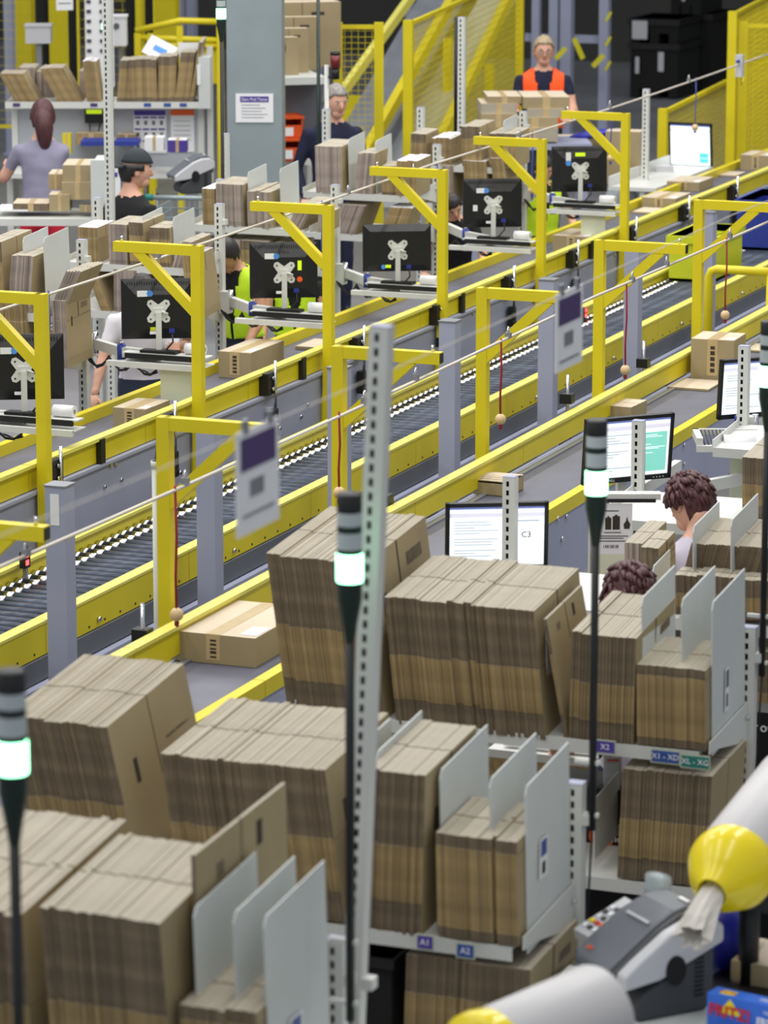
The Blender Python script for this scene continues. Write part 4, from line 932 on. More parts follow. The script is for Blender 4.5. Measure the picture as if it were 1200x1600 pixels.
person('dark haired packer in black top beside the fourth yellow arm', (707, 303), 1.50, 25.0, PI + YAW - .2, .25, .45, .5, 'cloth_black', .62, 'jeans', 'hair_dark', 'short', 'skin', ((-.3, .38, 1.0), (.2, .40, .98)))
person('packer in lime vest mostly hidden behind the sixth monitor back', (850, 245), 1.62, 26.7, PI + YAW + .2, .10, .3, 0, 'cloth_black', .4, 'jeans', 'hair_dark', 'short', 'skin', ((-.3, .30, .95), (.25, .35, .95)), 'lime')
person('packer in lime vest partly hidden behind the third monitor back', (460, 385), 1.52, 22.3, PI + YAW, .15, .3, 0, 'cloth_black', .4, 'jeans', 'hair_dark', 'short', 'skin_tan', ((-.3, .30, .95), (.25, .35, .95)), 'lime')
person('woman with short dark red hair in lilac shirt at the right edge', (1078, 748), 1.60, 14.35, .75, .18, .30, .35, 'shirt_lilac', .6, 'jeans', 'hair_red', 'messy', 'skin', ((-.2, .42, .95), (.25, .38, .9)), female=True, s=.97)
person('packer whose reddish hair shows above the gappy bundle', (985, 890), 1.24, 12.6, .6, .15, .25, 0, 'shirt_lilac', .6, 'jeans', 'hair_red', 'tuft', 'skin', ((-.2, .4, .95), (.2, .4, .95)), female=True, s=.97)
# ---------------------------------------------------------------- far background
def fence(label, a, b, z0, z1, pitch=.05, mat='yellow', wr=.003, posts=(True, True), diag=False):
    """wire panel in a tube frame from ground point a to b"""
    a = Vector((a[0], a[1], 0)); b = Vector((b[0], b[1], 0)); d = b - a; L = d.length; t = thing('wire_fence', label, 'fence', a, math.atan2(d.y, d.x))
    for i, x in enumerate((0, L)):
        if posts[i]: m = MB(); m.bx(x - .04, x + .04, -.04, .04, 0, z1 + .02, mat); part('post', m, t)
    m = MB(); m.bx(0, L, -.02, .02, z1 - .035, z1, mat); part('top_rail', m, t); m = MB(); m.bx(0, L, -.02, .02, z0, z0 + .035, mat); part('bottom_rail', m, t)
    m = MB(); n = int(L / pitch)
    for i in range(1, n): m.tube([(L * i / n, 0, z0), (L * i / n, 0, z1)], wr, mat, 4, False, False)
    n = int((z1 - z0) / pitch)
    for i in range(1, n): m.tube([(0, 0, z0 + (z1 - z0) * i / n), (L, 0, z0 + (z1 - z0) * i / n)], wr, mat, 4, False, False)
    o = part('wire_mesh', m, t); o['kind'] = 'stuff'
    return t
def G(x, y, d): p = Ud(x, y, d); return (p.x, p.y)
fence('narrow yellow wire fence panel behind the man in the navy shirt', G(528, 120, 30.5), G(592, 120, 30.5), .55, 2.07, .05)
fence('long yellow wire fence panel receding behind the pale dividers', G(638, 120, 30.5), G(812, 60, 37), .2, 2.09, .06, wr=.0028)
fence('yellow wire fence panel at the upper right corner', G(1144, 80, 33), G(1240, 40, 37.5), .3, 1.98, .05, wr=.003)
fence('yellow wire gate before the upper right fence panel', G(1160, 90, 33.2), G(1260, 90, 33.2), .3, 1.87, .05, wr=.003)
fence('low yellow mesh barrier behind the lit far monitor', G(1036, 200, 31.4), G(1210, 146, 37.0), .15, 1.26, .05, wr=.0025)
fence('yellow wire cage at the upper left behind the carton shelf', G(118, 40, 36), G(236, 40, 36), .5, 2.8, .09, wr=.0022)
fence('dark framed yellow mesh guard at the left edge far back', G(-20, 40, 37), G(112, 40, 37), .5, 2.9, .09, wr=.0022)
def beam(name, label, cat, p, q, w, h, mat):
    p, q = Vector(p), Vector(q); d = q - p; m = MB()
    R = d.to_track_quat('X', 'Z').to_matrix(); m.box(d / 2, (d.length, w, h), mat, R=R); return single(name, m, label, cat, p)
# climbing conveyor behind the fence
t0 = Ud(500, 215, 34); t1 = Ud(760, -60, 38)
tc = thing('climbing_conveyor', 'climbing conveyor with yellow sides and grey chute behind the wire fences', 'conveyor', (t0.x, t0.y, 0))
for (pa_, pb_, w, h, mt, nm) in [((502, 190, 34.0), (668, -40, 37), .06, .10, 'yellow_lit', 'side_rail'), ((560, 260, 34.2), (712, -10, 37), .08, .12, 'yellow', 'side_rail'), ((690, 215, 35), (800, -15, 38), .08, .12, 'yellow', 'side_rail'),
                                 ((540, 262, 34.6), (690, 0, 37.6), .5, .04, 'steel', 'chute'), ((585, 330, 34.8), (800, -40, 38.6), .4, .03, 'grey_panel', 'chute')]:
    p, q = Ud(*pa_), Ud(*pb_); d = q - p; m = MB(); m.box((p + q) / 2 - Vector((t0.x, t0.y, 0)), (d.length, w, h), mt, R=d.to_track_quat('X', 'Z').to_matrix()); part(nm, m, tc)
for (x, y, d) in [(560, 200, 34.4), (700, 60, 36.5), (765, 100, 37.2)]:
    p = Ud(x, y, d); m = MB(); m.bx(-.04, .04, -.04, .04, 0, p.z, 'yellow'); part('support_leg', m, tc, (p.x - t0.x, p.y - t0.y, 0))
for px_, d in [(530, 36), (575, 37.5)]:
    p = Ud(px_, 150, d); m = MB(); m.bx(-.35, .35, -.04, .04, .62, .8, 'yellow'); part('cross_beam', m, tc, (p.x - t0.x, p.y - t0.y, 0))
# frame of blue-grey columns far back
for i, (x, wpx, lab) in enumerate([(838, 12, 'first'), (866, 14, 'second'), (886, 18, 'third'), (945, 15, 'fourth, with hazard tape,')]):
    p = Ud(x, 60, 41); w = wpx / ppm(p); m = MB(); m.bx(-w / 2, w / 2, -w / 2, w / 2, 0, 5.5, 'bluegrey'); m.bx(-w, w, -w, w, 0, .02, 'bluegrey')
    if i == 3:
        for k in range(7): m.box((w * .55, -w * .52, .8 + k * .28), (.03, .01, .12), 'hazard', R=RY(.5))
    single('steel_column', m, 'blue-grey far column behind the man in orange vest, %s from the left' % lab, 'column', (p.x, p.y, 0), group='far steel columns')
p = Ud(820, 58, 41.1); q = Ud(950, 62, 41.1); beam('cross_beam', 'blue-grey horizontal beam linking the far columns', 'beam', (p.x, p.y, p.z), (q.x, q.y, q.z), .06, .09, 'bluegrey')
for (x0, y0, x1, y1, lab) in [(868, 92, 884, 75, 'left'), (897, 60, 911, 92, 'middle'), (926, 104, 943, 86, 'right')]:
    p, q = Ud(x0, y0, 40.6), Ud(x1, y1, 40.6); beam('hazard_tape', 'yellow black hazard tape strip hanging between far columns, %s one' % lab, 'tape', p, q, .02, .055, 'hazard')
for i, (x, d, mt, wpx) in enumerate([(500, 43, 'bluegrey', 12), (640, 43, 'bluegrey', 10), (282, 42, 'bluegrey', 10), (300, 42.5, 'bluegrey', 14), (15, 39, 'bluegrey', 14), (66, 35.4, 'matte_black', 15), (113, 35.2, 'matte_black', 7), (204, 35.2, 'matte_black', 9), (233, 35.3, 'matte_black', 7), (218, 38.6, 'yellow', 12), (258, 40, 'yellow', 44), (34, 39.8, 'yellow', 40), (455, 42, 'yellow', 26), (90, 39.5, 'yellow', 40)]):
    p = Ud(x, 30, d); w = wpx / ppm(p); m = MB(); m.bx(-w / 2, w / 2, -.05, .05, 0, 4.6, mt); m.bx(-w / 2 - .02, w / 2 + .02, -.08, .08, 0, .02, mt)
    single('machine_upright', m, '%s upright of the far machinery, %s in order of building from the columns' % ({'bluegrey': 'blue-grey', 'matte_black': 'black', 'yellow': 'broad yellow'}[mt], ORD[i % 10]) if False else
           ['slim blue-grey upright above the navy shirted man', 'slim blue-grey upright left of the climbing conveyor', 'thin blue-grey upright above the yellow railing', 'thicker blue-grey upright above the yellow railing', 'blue-grey upright near the left top corner', 'black upright left of the white notice', 'thin black upright right of the white notice', 'black upright right of the white wall cabinet', 'thin black upright left of the yellow railing', 'narrow yellow upright between two black ones', 'broad yellow panel behind the yellow railing', 'broad yellow panel at the left top corner', 'yellow panel behind the tall kraft cartons', 'yellow panel behind the white notice'][i], 'post', (p.x, p.y, 0))
# black containers
for i, (x0, x1, y0, y1, d, lab) in enumerate([(985, 1062, 28, 66, 45.5, 'upper left black pallet box with large white sheet'), (985, 1062, 66, 102, 45.5, 'lower left black pallet box with two labels'), (1064, 1112, 20, 100, 46.4, 'right black pallet box'), (1048, 1096, -20, 22, 46.2, 'topmost black pallet box')]):
    a = Ud(x0, y1, d); b = Ud(x1, y0, d); w = (x1 - x0) / ppm(a); h = b.z - a.z; z0 = max(0, a.z if i != 1 else 0); t = thing('pallet_box', lab + ' stored far back', 'container', (a.x, a.y, z0 if i in (0, 3) else 0)); 
    h = b.z - (z0 if i in (0, 3) else 0); m = MB(); m.bx(0, w, 0, 1.0, .12, h, 'matte_black'); part('body', m, t); m = MB(); m.bx(-.03, w + .03, -.03, 1.03, h - .08, h, 'black'); part('rim', m, t)
    m = MB(); [m.bx(q, q + .12, 0, 1, 0, .12, 'matte_black') for q in (0, w * .5 - .06, w - .12)]; part('skids', m, t)
    for (fx, fz, fw, fh) in ([(.05, .15, .32, .8)] if i == 0 else [(.12, .45, .08, .3), (.6, .5, .12, .35)] if i == 1 else [(.4, .5, .1, .2)]):
        m = MB(); m.bx(w * fx, w * (fx + fw), -.035, -.031, h * fz, h * min(.92, fz + fh), 'device_light'); part('label', m, t)
# pillar with notice
P0 = Ud(398, 200, 27.6); w = 86 / ppm(P0)
t = thing('pillar', 'thick grey steel pillar with a white notice', 'pillar', (P0.x, P0.y, 0), YAW - .03)
m = MB(); m.bx(-w / 2, w / 2, 0, w, 0, 6, 'galv'); part('shaft', m, t); m = MB(); m.bx(-w / 2 - .06, w / 2 + .06, -.06, w + .06, 0, .03, 'galv'); part('base_plate', m, t)
q = Ud(398, 168, 27.6); n = thing('notice', 'white notice with violet header reading Slam Pod Times on the pillar', 'sign', (P0.x, P0.y, q.z), YAW - .03)
m = MB(); m.bx(-.145, .145, -.012, -.003, -.11, .11, 'paper'); part('sheet', m, n); m = MB(); m.bx(-.11, .11, -.0135, -.012, .045, .09, 'purple'); part('header', m, n)
text('Slam Pod Times', .034, 'print_white', n, face_M((0, -.0145, .066)), sx=.9)
m = MB()
for k in range(5): m.bx(-.10, .04 + .015 * ((k * 3) % 5), -.0128, -.012, .02 - k * .024, .026 - k * .024, 'scr_line' if False else 'steel')
part('text_lines', m, n)
# ---------------------------------------------------------------- packing bay upper left
S0 = Ud(8, 160, 30.2); S1 = Ud(318, 166, 30.2); sx = S1.x - S0.x; dirv = (S1 - S0); rzs = math.atan2(dirv.y, dirv.x); Ls = math.hypot(dirv.x, dirv.y); zs = S0.z
t = thing('packing_shelf', 'white packing shelf with grey back panel behind the woman at upper left', 'shelf', (S0.x, S0.y, 0), rzs)
m = MB(); m.bx(0, Ls, 0, .5, zs - .02, zs, 'white'); m.bx(0, Ls, -.01, 0, zs - .05, zs + .005, 'white'); part('shelf_board', m, t)
m = MB(); m.bx(.05, Ls, .22, .24, zs - .62, zs - .04, 'grey_panel'); m.bx(.05, Ls, .2, .26, zs - .66, zs - .62, 'white'); part('back_panel', m, t)
for x in (.03, Ls - .06, Ls + .02): m = MB(); m.bx(x, x + .05, .2, .25, 0, zs + (.45 if x > 1 else .1), 'white'); part('upright', m, t)
m = MB(); m.bx(Ls - .04, Ls + .06, -.02, .3, zs - .05, zs + .38, 'plate'); part('end_plate', m, t)
for (f, mt) in ((.04, 'purple_dark'), (.43, 'purple_dark'), (.70, 'print_navy'), (.80, 'print_navy'), (.88, 'print_navy')):
    m = MB(); m.bx(Ls * f, Ls * f + .06, -.014, -.011, zs - .035, zs - .005, mt); part('shelf_label', m, t)
m = MB(); m.bx(Ls * .97, Ls * .97 + .03, -.03, -.02, zs + .15, zs + .32, 'paper'); part('plate_label', m, t)
m = MB(); m.bx(0, Ls * 1.02, -.3, .4, .84, .88, 'white'); m.bx(0, .05, 0, .3, 0, .84, 'white'); m.bx(Ls - .05, Ls, 0, .3, 0, .84, 'white'); part('work_top', m, t)
def loc(f, y, z): p = Matrix.Rotation(rzs, 3, 'Z') @ Vector((Ls * f, y, 0)); return (S0.x + p.x, S0.y + p.y, z)
# notices on the back panel
n = thing('notice', 'notice with a grid of violet headed boxes on the grey back panel', 'sign', loc(.72, .21, zs - .26), rzs); m = MB(); m.bx(-.14, .14, -.004, 0, -.19, .18, 'paper'); part('sheet', m, n)
m = MB(); m.bx(-.135, .135, -.006, -.004, .13, .175, 'purple')
for r in range(3):
    for c in range(4): m.bx(-.13 + c * .067, -.075 + c * .067, -.006, -.004, .105 - r * .10, .12 - r * .10, 'purple'); m.bx(-.115 + c * .067, -.09 + c * .067, -.006, -.004, .05 - r * .10, .085 - r * .10, 'device_grey')
part('print', m, n)
n = thing('notice', 'notice with orange header on the grey back panel', 'sign', loc(.885, .21, zs - .24), rzs); m = MB(); m.bx(-.10, .10, -.004, 0, -.2, .16, 'paper'); part('sheet', m, n); m = MB(); m.bx(-.10, .10, -.006, -.004, .11, .16, 'orange'); [m.bx(-.07, .07, -.006, -.004, .06 - k * .04, .065 - k * .04, 'steel') for k in range(5)]; part('print', m, n)
n = thing('scale_display', 'small black scale display with lit green digits under the shelf', 'display', loc(.44, .20, zs - .12), rzs); m = MB(); m.bx(-.08, .08, -.05, 0, -.07, .06, 'black'); part('case', m, n); m = MB(); m.bx(-.065, .065, -.052, -.05, .01, .045, 'lcd'); part('screen', m, n)
m = MB(); m.tube([(-.04, -.02, -.07), (-.04, -.03, -.16), (-.09, -.03, -.2), (-.08, -.03, -.24)], .005, 'black', 6); m.tube([(.05, -.02, -.07), (.03, -.03, -.15), (.0, -.03, -.24)], .006, 'black', 6); part('cables', m, n)
# cartons on the shelf
def sb(label, x0, x1, y, y0, y1, lean, style, D=.36, dz=0, t_=.02, n=None):
    f0 = (x0 - 8) / 310; f1 = (x1 - 8) / 310; a = loc(f0, y, zs + dz); Hh = (y1 - y0) / ppm(a) * 1.02; wd = (f1 - f0) * Ls
    o = bundle(label, 0, wd, 0, 0, Hh, D, lean, n, 0, style, .2, .1, 'flat cartons on the far packing shelf', t_, .006, False); o.location = a; o.rotation_euler = (0, 0, rzs)
sb('folded kraft cartons with white tops leaning left, first on the far shelf', 24, 62, .0, 105, 155, -.55, 2)
sb('folded kraft cartons with white top leaning left, second on the far shelf', 92, 128, .0, 98, 157, -.55, 2)
sb('fanned kraft cartons behind the tall perforated post on the far shelf', 136, 158, .0, 95, 158, -.10, 2)
sb('dark edged kraft cartons right of the tall perforated post on the far shelf', 182, 202, .02, 98, 162, .10, 0)
sb('light kraft bundle in the middle of the far shelf', 203, 246, .0, 97, 162, -.02, 0)
sb('kraft bundle right of the middle on the far shelf', 246, 274, .0, 92, 162, .04, 0)
sb('dark kraft bundle leaning right near the end plate of the far shelf', 273, 296, .0, 86, 163, .13, 0)
sb('single wide kraft sheet leaning at the end plate of the far shelf', 296, 302, .0, 70, 163, .17, 0, .6, n=2)
sb('white edged cartons standing at the back of the far shelf, left', 22, 48, .40, 74, 120, 0, 1, .4)
sb('kraft cartons standing at the back of the far shelf beside the white edged ones', 50, 78, .40, 80, 120, 0, 1, .5)
sb('white edged cartons standing at the back of the far shelf, right', 118, 130, .40, 84, 125, 0, 1, .4)
sb('kraft sheet rising at the back of the far shelf in the middle', 184, 190, .40, 76, 130, .3, 0, .6, n=2)
p = Ud(250, 78, 30.6); m = MB(); m.box((0, 0, 0), (.26, .004, .18), 'paper', R=RX(-.5) @ RY(.5)); m.box((0, -.004, 0), (.12, .004, .05), 'sticker_blue', R=RX(-.5) @ RY(.5)); single('paper_sheet', m, 'white paper sheet with blue print lying on the far shelf cartons', 'paper', p, (0, 0, rzs))
p = Ud(297, 78, 30.55); m = MB(); m.bx(-.10, .10, -.01, .01, -.06, .06, 'paper'); m.bx(-.07, .04, -.013, -.01, -.05, 0, 'sticker_blue'); m.bx(-.01, .01, .0, .01, zs - p.z, -.06, 'white'); single('small_sign', m, 'small white sign with blue print at the back of the far shelf', 'sign', p, (0, 0, rzs))
# goods on the work top
def plain_box(label, x0, x1, y0, y1, d, dp, mat='kraft', rz=None, cat='box', name='carton_box', topmat='kraft_lit'):
    a = Ud(x0, y1, d); w = (x1 - x0) / ppm(a); h = (y1 - y0) / ppm(a); t = thing(name, label, cat, a, rzs if rz is None else rz)
    m = MB(); m.bx(0, w, 0, dp, 0, h, {'*': mat, '+z': topmat}); part('body', m, t); m = MB(); m.bx(w * .42, w * .58, -.001, 0, 0, h, 'tape'); m.bx(w * .42, w * .58, 0, dp, h, h + .001, 'tape'); part('tape', m, t); return t
plain_box('blue handled crate end on the far work top', 126, 216, 221, 228, 30.0, .3, 'blue', None, 'crate', 'crate', 'blue')
plain_box('pale box inside the blue crate at the far work top', 118, 168, 208, 226, 30.3, .3, 'fold')
plain_box('second pale box beside the blue crate', 184, 212, 210, 228, 30.3, .3, 'fold')
plain_box('yellow post guard behind the woman at the far work top', 98, 111, 209, 240, 30.2, .1, 'yellow', None, 'guard', 'post_guard', 'yellow')
plain_box('white crumpled carton on the far work top', 226, 256, 215, 236, 29.9, .2, 'paper', None, 'box', 'carton_box', 'paper')
plain_box('violet and white goods box on the far work top', 262, 292, 219, 238, 29.9, .2, 'purple', None, 'box', 'goods_box', 'paper')
# tall perforated post upper left, and its neighbour
q = Ud(172, 318, 22.6); t = thing('perforated_post', 'tall white perforated post crossing the upper left shelf', 'post', (q.x, q.y, 0)); upright(t, (0, 0, 0), 3.2)
q = Ud(352, 210, 23.6); t = thing('perforated_post', 'short white perforated post in front of the grey pillar', 'post', (q.x, q.y, 0)); upright(t, (0, 0, 0), round(q.z, 2))
q = Ud(722, 0, 26.8); t = thing('perforated_post', 'tall white perforated post in front of the long wire fence', 'post', (q.x, q.y, 0)); upright(t, (0, 0, 0), 2.4)
m = MB(); m.cyl((-.045, 0, 1.3), (-.045, 0, 2.4), .016, 'black', n=10); part('black_pole', m, t); m = MB(); m.bx(-.07, -.02, -.03, .03, 0, 1.3, 'yellow'); part('yellow_guard', m, t)
q = Ud(510, 170, 25.6); t = thing('perforated_post', 'white perforated post before the face of the navy shirted man', 'post', (q.x, q.y, 0)); upright(t, (0, 0, 0), round(q.z, 2))
q = Ud(1010, 140, 29.2); t = thing('perforated_post', 'white perforated post standing alone before the dark floor', 'post', (q.x, q.y, 0)); upright(t, (0, 0, 0), round(q.z, 2))
q = Ud(497, 0, 25.5); m = MB(); m.cyl((0, 0, 0), (0, 0, 3.0), .014, 'lamp_dark', n=8); m.cyl((0, 0, 0), (0, 0, .03), .05, 'lamp_dark', n=10); single('lamp_pole', m, 'slim dark lamp pole in front of the navy shirted man', 'pole', (q.x, q.y, 0))
b = Ud(524, 128, 25.7); t = thing('beacon', 'dark red beacon lamp on a bracket beside the wire fence', 'lamp', b)
m = MB(); m.cyl((0, 0, .02), (0, 0, .10), .03, 'black', n=14); part('socket', m, t); m = MB(); m.cyl((0, 0, .10), (0, 0, .19), .036, 'beacon_red', n=14); part('red_lens', m, t); m = MB(); m.cyl((0, 0, .19), (0, 0, .215), .036, 'black', n=14); part('cap', m, t)
m = MB(); m.tube([(0, 0, .03), (-.05, 0, .03), (-.066, 0, .05)], .008, 'black', 8); m.cyl((-.068, 0, -b.z), (-.068, 0, .12), .016, 'white', n=10); part('bracket_pole', m, t)
# desk with the boxes in front of the woman
D0 = Ud(-20, 342, 25.6); D1 = Ud(145, 346, 25.6); dl = math.hypot(D1.x - D0.x, D1.y - D0.y); t = thing('packing_desk', 'white packing desk in front of the woman with red trousers', 'desk', (D0.x, D0.y, 0), rzs); zd = D0.z
m = MB(); m.bx(0, dl, 0, .6, zd - .05, zd, 'white'); part('desk_top', m, t)
m = MB(); m.bx(dl - .01, dl + .09, .0, .06, 0, zd + .42, 'plate'); m.bx(dl + .0, dl + .12, .06, .5, zd - .3, zd + .40, 'plate'); part('end_panel', m, t); m = MB(); m.bx(.0, .06, .1, .16, 0, zd, 'white'); part('leg', m, t)
m = MB(); m.bx(dl + .11, dl + .2, .02, .025, zd + .12, zd + .36, 'paper'); m.bx(dl + .13, dl + .18, .015, .02, zd + .3, zd + .33, 'purple'); part('notice', m, t)
def desk_box(label, x0, x1, y0, y1, dp=.25, mat='kraft', dd=25.7): return plain_box(label, x0, x1, y0, y1, dd, dp, mat)
desk_box('small square carton standing on the desk beside the woman', 77, 109, 304, 330, .22)
desk_box('taped carton in the middle of the box pile on the desk', 97, 145, 285, 312, .28)
desk_box('larger taped carton on top of the box pile on the desk', 98, 146, 258, 284, .40)
desk_box('carton with raised flap behind the box pile on the desk', 76, 98, 272, 296, .3, 'kraft', 25.95)
desk_box('tiny carton under the box pile on the desk', 124, 144, 321, 331, .1)
desk_box('stack of dark flat sheets lying on the desk', 20, 76, 318, 330, .3, 'cut')
p = Ud(-5, 330, 25.7); m = MB(); m.bx(0, .24, 0, .3, 0, .012, 'paper'); single('paper_sheet', m, 'white paper lying on the desk at the left edge', 'paper', p, (0, 0, rzs))
# shopping cart
q = Ud(295, 325, 27.0); t = thing('shopping_cart', 'grey wire shopping cart with green grip right of the man in the cap', 'cart', (q.x, q.y, 0), rzs - .15)
m = MB(); X0, X1, Yc, zb_, zt_ = -.24, .30, .52, .62, .98
for i in range(13):
    x = X0 + (X1 - X0) * i / 12; m.tube([(x, 0, zt_), (x, .02, zb_), (x, Yc, zb_), (x, Yc, zt_)], .004, 'galv', 5, False)
for i in range(6):
    z = zb_ + (zt_ - zb_) * i / 5; m.tube([(X0, 0, z), (X1, 0, z), (X1, Yc, z), (X0, Yc, z), (X0, 0, z)], .0045, 'galv', 5, False)
for i in range(11): m.tube([(X0, Yc * i / 10, zt_), (X0, Yc * i / 10, zb_), (X1, Yc * i / 10, zb_), (X1, Yc * i / 10, zt_)], .004, 'galv', 5, False)
part('wire_basket', m, t); m = MB(); m.tube([(X0 - .06, -.02, 1.06), (X1 - .05, -.02, 1.06)], .018, 'galv', 10); m.tube([(X0 - .09, -.02, 1.06), (X0 - .03, -.02, 1.06)], .026, 'print_teal', 10); part('handle', m, t)
m = MB(); [m.tube([(x, -.02, 1.06), (x, 0, .95), (x, .1, .2), (x, .08, .08)], .012, 'galv', 8) for x in (X0, X1)]; m.tube([(X0, .1, .2), (X0, .6, .2), (X1, .6, .2), (X1, .1, .2)], .012, 'galv', 8); part('undercarriage', m, t)
for x in (X0, X1):
    for y in (.08, .6): m = MB(); m.cyl((x - .015, y, .06), (x + .015, y, .06), .06, 'rubber', n=14); part('wheel', m, t)
# small grey tape machine far
def tape_machine(label, loc_, rz, s=1.0, keys=True):
    """gummed tape dispenser: dark base, light side cheeks, sloping grey hood, black knob and slots"""
    t = thing('tape_dispenser', label, 'machine', loc_, rz)
    def pr(poly, x0, x1, mt, name, side=None):
        m = MB(); M = Matrix.Translation((x0 * s, 0, 0)) @ Matrix.Rotation(math.pi / 2, 4, 'Z'); m.prism([(y * s, z * s) for y, z in poly], -(x1 - x0) * s, mt, M, side); o = part(name, m, t); bv = o.modifiers.new('round', 'BEVEL'); bv.width = .012 * s; bv.segments = 2; bv.limit_method = 'ANGLE'; return o
    pr([(-.16, .0), (.22, .0), (.26, .05), (.26, .24), (-.13, .10), (-.18, .05)], -.14, .14, 'device_dark', 'base')
    pr([(-.25, .125), (-.25, .18), (-.17, .225), (.0, .31), (.12, .345), (.24, .35), (.30, .31), (.30, .25), (.1, .19), (-.05, .145)], .10, .155, 'device_light', 'side_cheek')
    pr([(-.25, .125), (-.25, .18), (-.17, .225), (.0, .31), (.12, .345), (.24, .35), (.30, .31), (.30, .25), (.1, .19), (-.05, .145)], -.155, -.13, 'device_grey', 'side_cheek')
    pr([(-.27, .15), (-.27, .178), (-.18, .225), (-.02, .31), (.10, .358), (.22, .37), (.30, .33), (.30, .2), (-.1, .14)], -.13, .07, 'device_grey', 'hood')
    pr([(-.262, .15), (-.262, .172), (-.175, .219), (-.02, .303), (.10, .35), (.22, .362), (.30, .32), (.30, .2), (-.1, .14)], .07, .10, 'device_dark', 'hood_seam')
    m = MB(); m.cyl((.155 * s, .03 * s, .175 * s), (.16 * s, .03 * s, .175 * s), .055 * s, 'matte_black', n=20); part('side_knob', m, t)
    m = MB(); [m.bx(.14 * s, .143 * s, (.15) * s, (.20) * s, (.06 + k * .017) * s, (.067 + k * .017) * s, 'matte_black') for k in range(10)]; part('vent_slots', m, t)
    m = MB(); R = RX(.52); m.box((-.02 * s, -.02 * s, .318 * s), (.13 * s, .012 * s, .008 * s), 'device_light', R=R); part('hood_handle', m, t)
    m = MB(); m.box((.02 * s, .20 * s, .372 * s), (.06 * s, .02 * s, .004 * s), 'print_white', R=RX(.05)); part('badge', m, t)
    if keys:
        o = text('BP', .03 * s, 'orange', t, Matrix.Translation((-.09 * s, -.225 * s, .206 * s)) @ Matrix.Rotation(.48, 4, 'X'))
        m = MB(); R = RX(.30); m.box((-.21 * s, .0, .23 * s), (.13 * s, .30 * s, .04 * s), 'device_light', R=R); part('keypad', m, t)
        cols = ['print_white', 'device_dark', 'print_white', 'print_yellow', 'print_red', 'orange']
        for r in range(5):
            for c in range(4):
                m = MB(); m.box(Vector((-.21 * s, 0, .23 * s)) + R @ Vector(((-.045 + c * .03) * s, (-.10 + r * .04) * s, .022 * s)), (.02 * s, .022 * s, .008 * s), cols[(r * 3 + c) % 6 if r < 2 else (c + r) % 2], R=R); part('key', m, t)
        m = MB(); m.lathe([(.0, .0), (.06 * s, .0), (.055 * s, .12 * s), (.0, .13 * s)], 'film', 16); part('water_bottle', m, t, (-.18 * s, .24 * s, .27 * s))
    t.scale = (1.12, .74, 1.0); return t
q = Ud(296, 300, 27.8); tape_machine('grey tape dispenser on the far work top beside the shopping cart', q, -.9, .78, False)
# shelf right of the pillar with big cartons and orange bins
q0 = Ud(425, 380 - 258, 29.3); t = thing('storage_shelf', 'white storage shelf right of the pillar', 'shelf', (q0.x, q0.y, 0), rzs + .25)
m = MB(); m.bx(0, .46, 0, .7, q0.z - .06, q0.z, 'white'); part('upper_shelf', m, t); zl_ = Ud(440, 255, 29.3).z; m = MB(); m.bx(0, .46, 0, .7, zl_ - .04, zl_, 'white'); part('lower_shelf', m, t); m = MB(); m.bx(0, .50, .3, .32, zl_, q0.z - .06, 'device_grey'); part('back_panel', m, t)
for x in (.0, .44):
    for y in (0, .64): m = MB(); m.bx(x, x + .04, y, y + .04, 0, q0.z, 'white'); part('upright', m, t)
for i, (x0, x1, y0, dd, lab) in enumerate([(441, 530, 3, 30.2, 'tallest kraft box at the back right of the pillar'), (441, 497, 26, 29.9, 'second tallest kraft sheet right of the pillar'), (441, 478, 44, 29.7, 'third kraft sheet right of the pillar'), (441, 462, 58, 29.5, 'front kraft sheet right of the pillar')]):
    a = Ud(x0, 118, dd); w = (x1 - x0 + 16) / ppm(a); h = Ud(x0, y0, dd).z - q0.z; t2 = thing('large_carton', lab, 'box', (a.x - .06, a.y, q0.z), rzs + .25); m = MB(); m.bx(0, w, 0, .10 if i else .3, 0, h, {'*': 'kraft', '+z': 'kraft_lit'}); part('body', m, t2); m = MB(); m.bx(w * .4, w * .42, -.001, 0, 0, h, 'cut'); m.bx(w * .55, w * .75, -.001, 0, h * .8, h * .85, 'ink') if i < 3 else m.bx(w * .4, w * .45, -.001, 0, h * .6, h * .8, 'ink'); part('print', m, t2)
for (x0, x1, y0, y1, lab) in [(436, 474, 172, 206, 'upper orange picking bin right of the pillar'), (436, 472, 207, 242, 'lower orange picking bin right of the pillar')]:
    a = Ud(x0, y1, 29.4); w = (x1 - x0) / ppm(a); h = (y1 - y0) / ppm(a); t2 = thing('picking_bin', lab, 'bin', (a.x, a.y, zl_ + (.001 if y1 > 230 else h + .006)), rzs + .2)
    m = MB(); m.bx(0, w, 0, .3, 0, .01, 'orange_bin'); m.bx(0, w, 0, .012, 0, h * .6, 'orange_bin'); m.bx(0, .012, 0, .3, 0, h, 'orange_bin'); m.bx(w - .012, w, 0, .3, 0, h, 'orange_bin'); m.bx(0, w, .29, .3, 0, h, 'orange_bin'); part('body', m, t2); m = MB(); m.bx(-.01, w + .01, -.01, .31, h - .02, h, 'orange_bin'); part('rim', m, t2); m = MB(); m.bx(.03, w * .6, -.004, 0, .02, h * .5, 'paper'); part('label', m, t2)
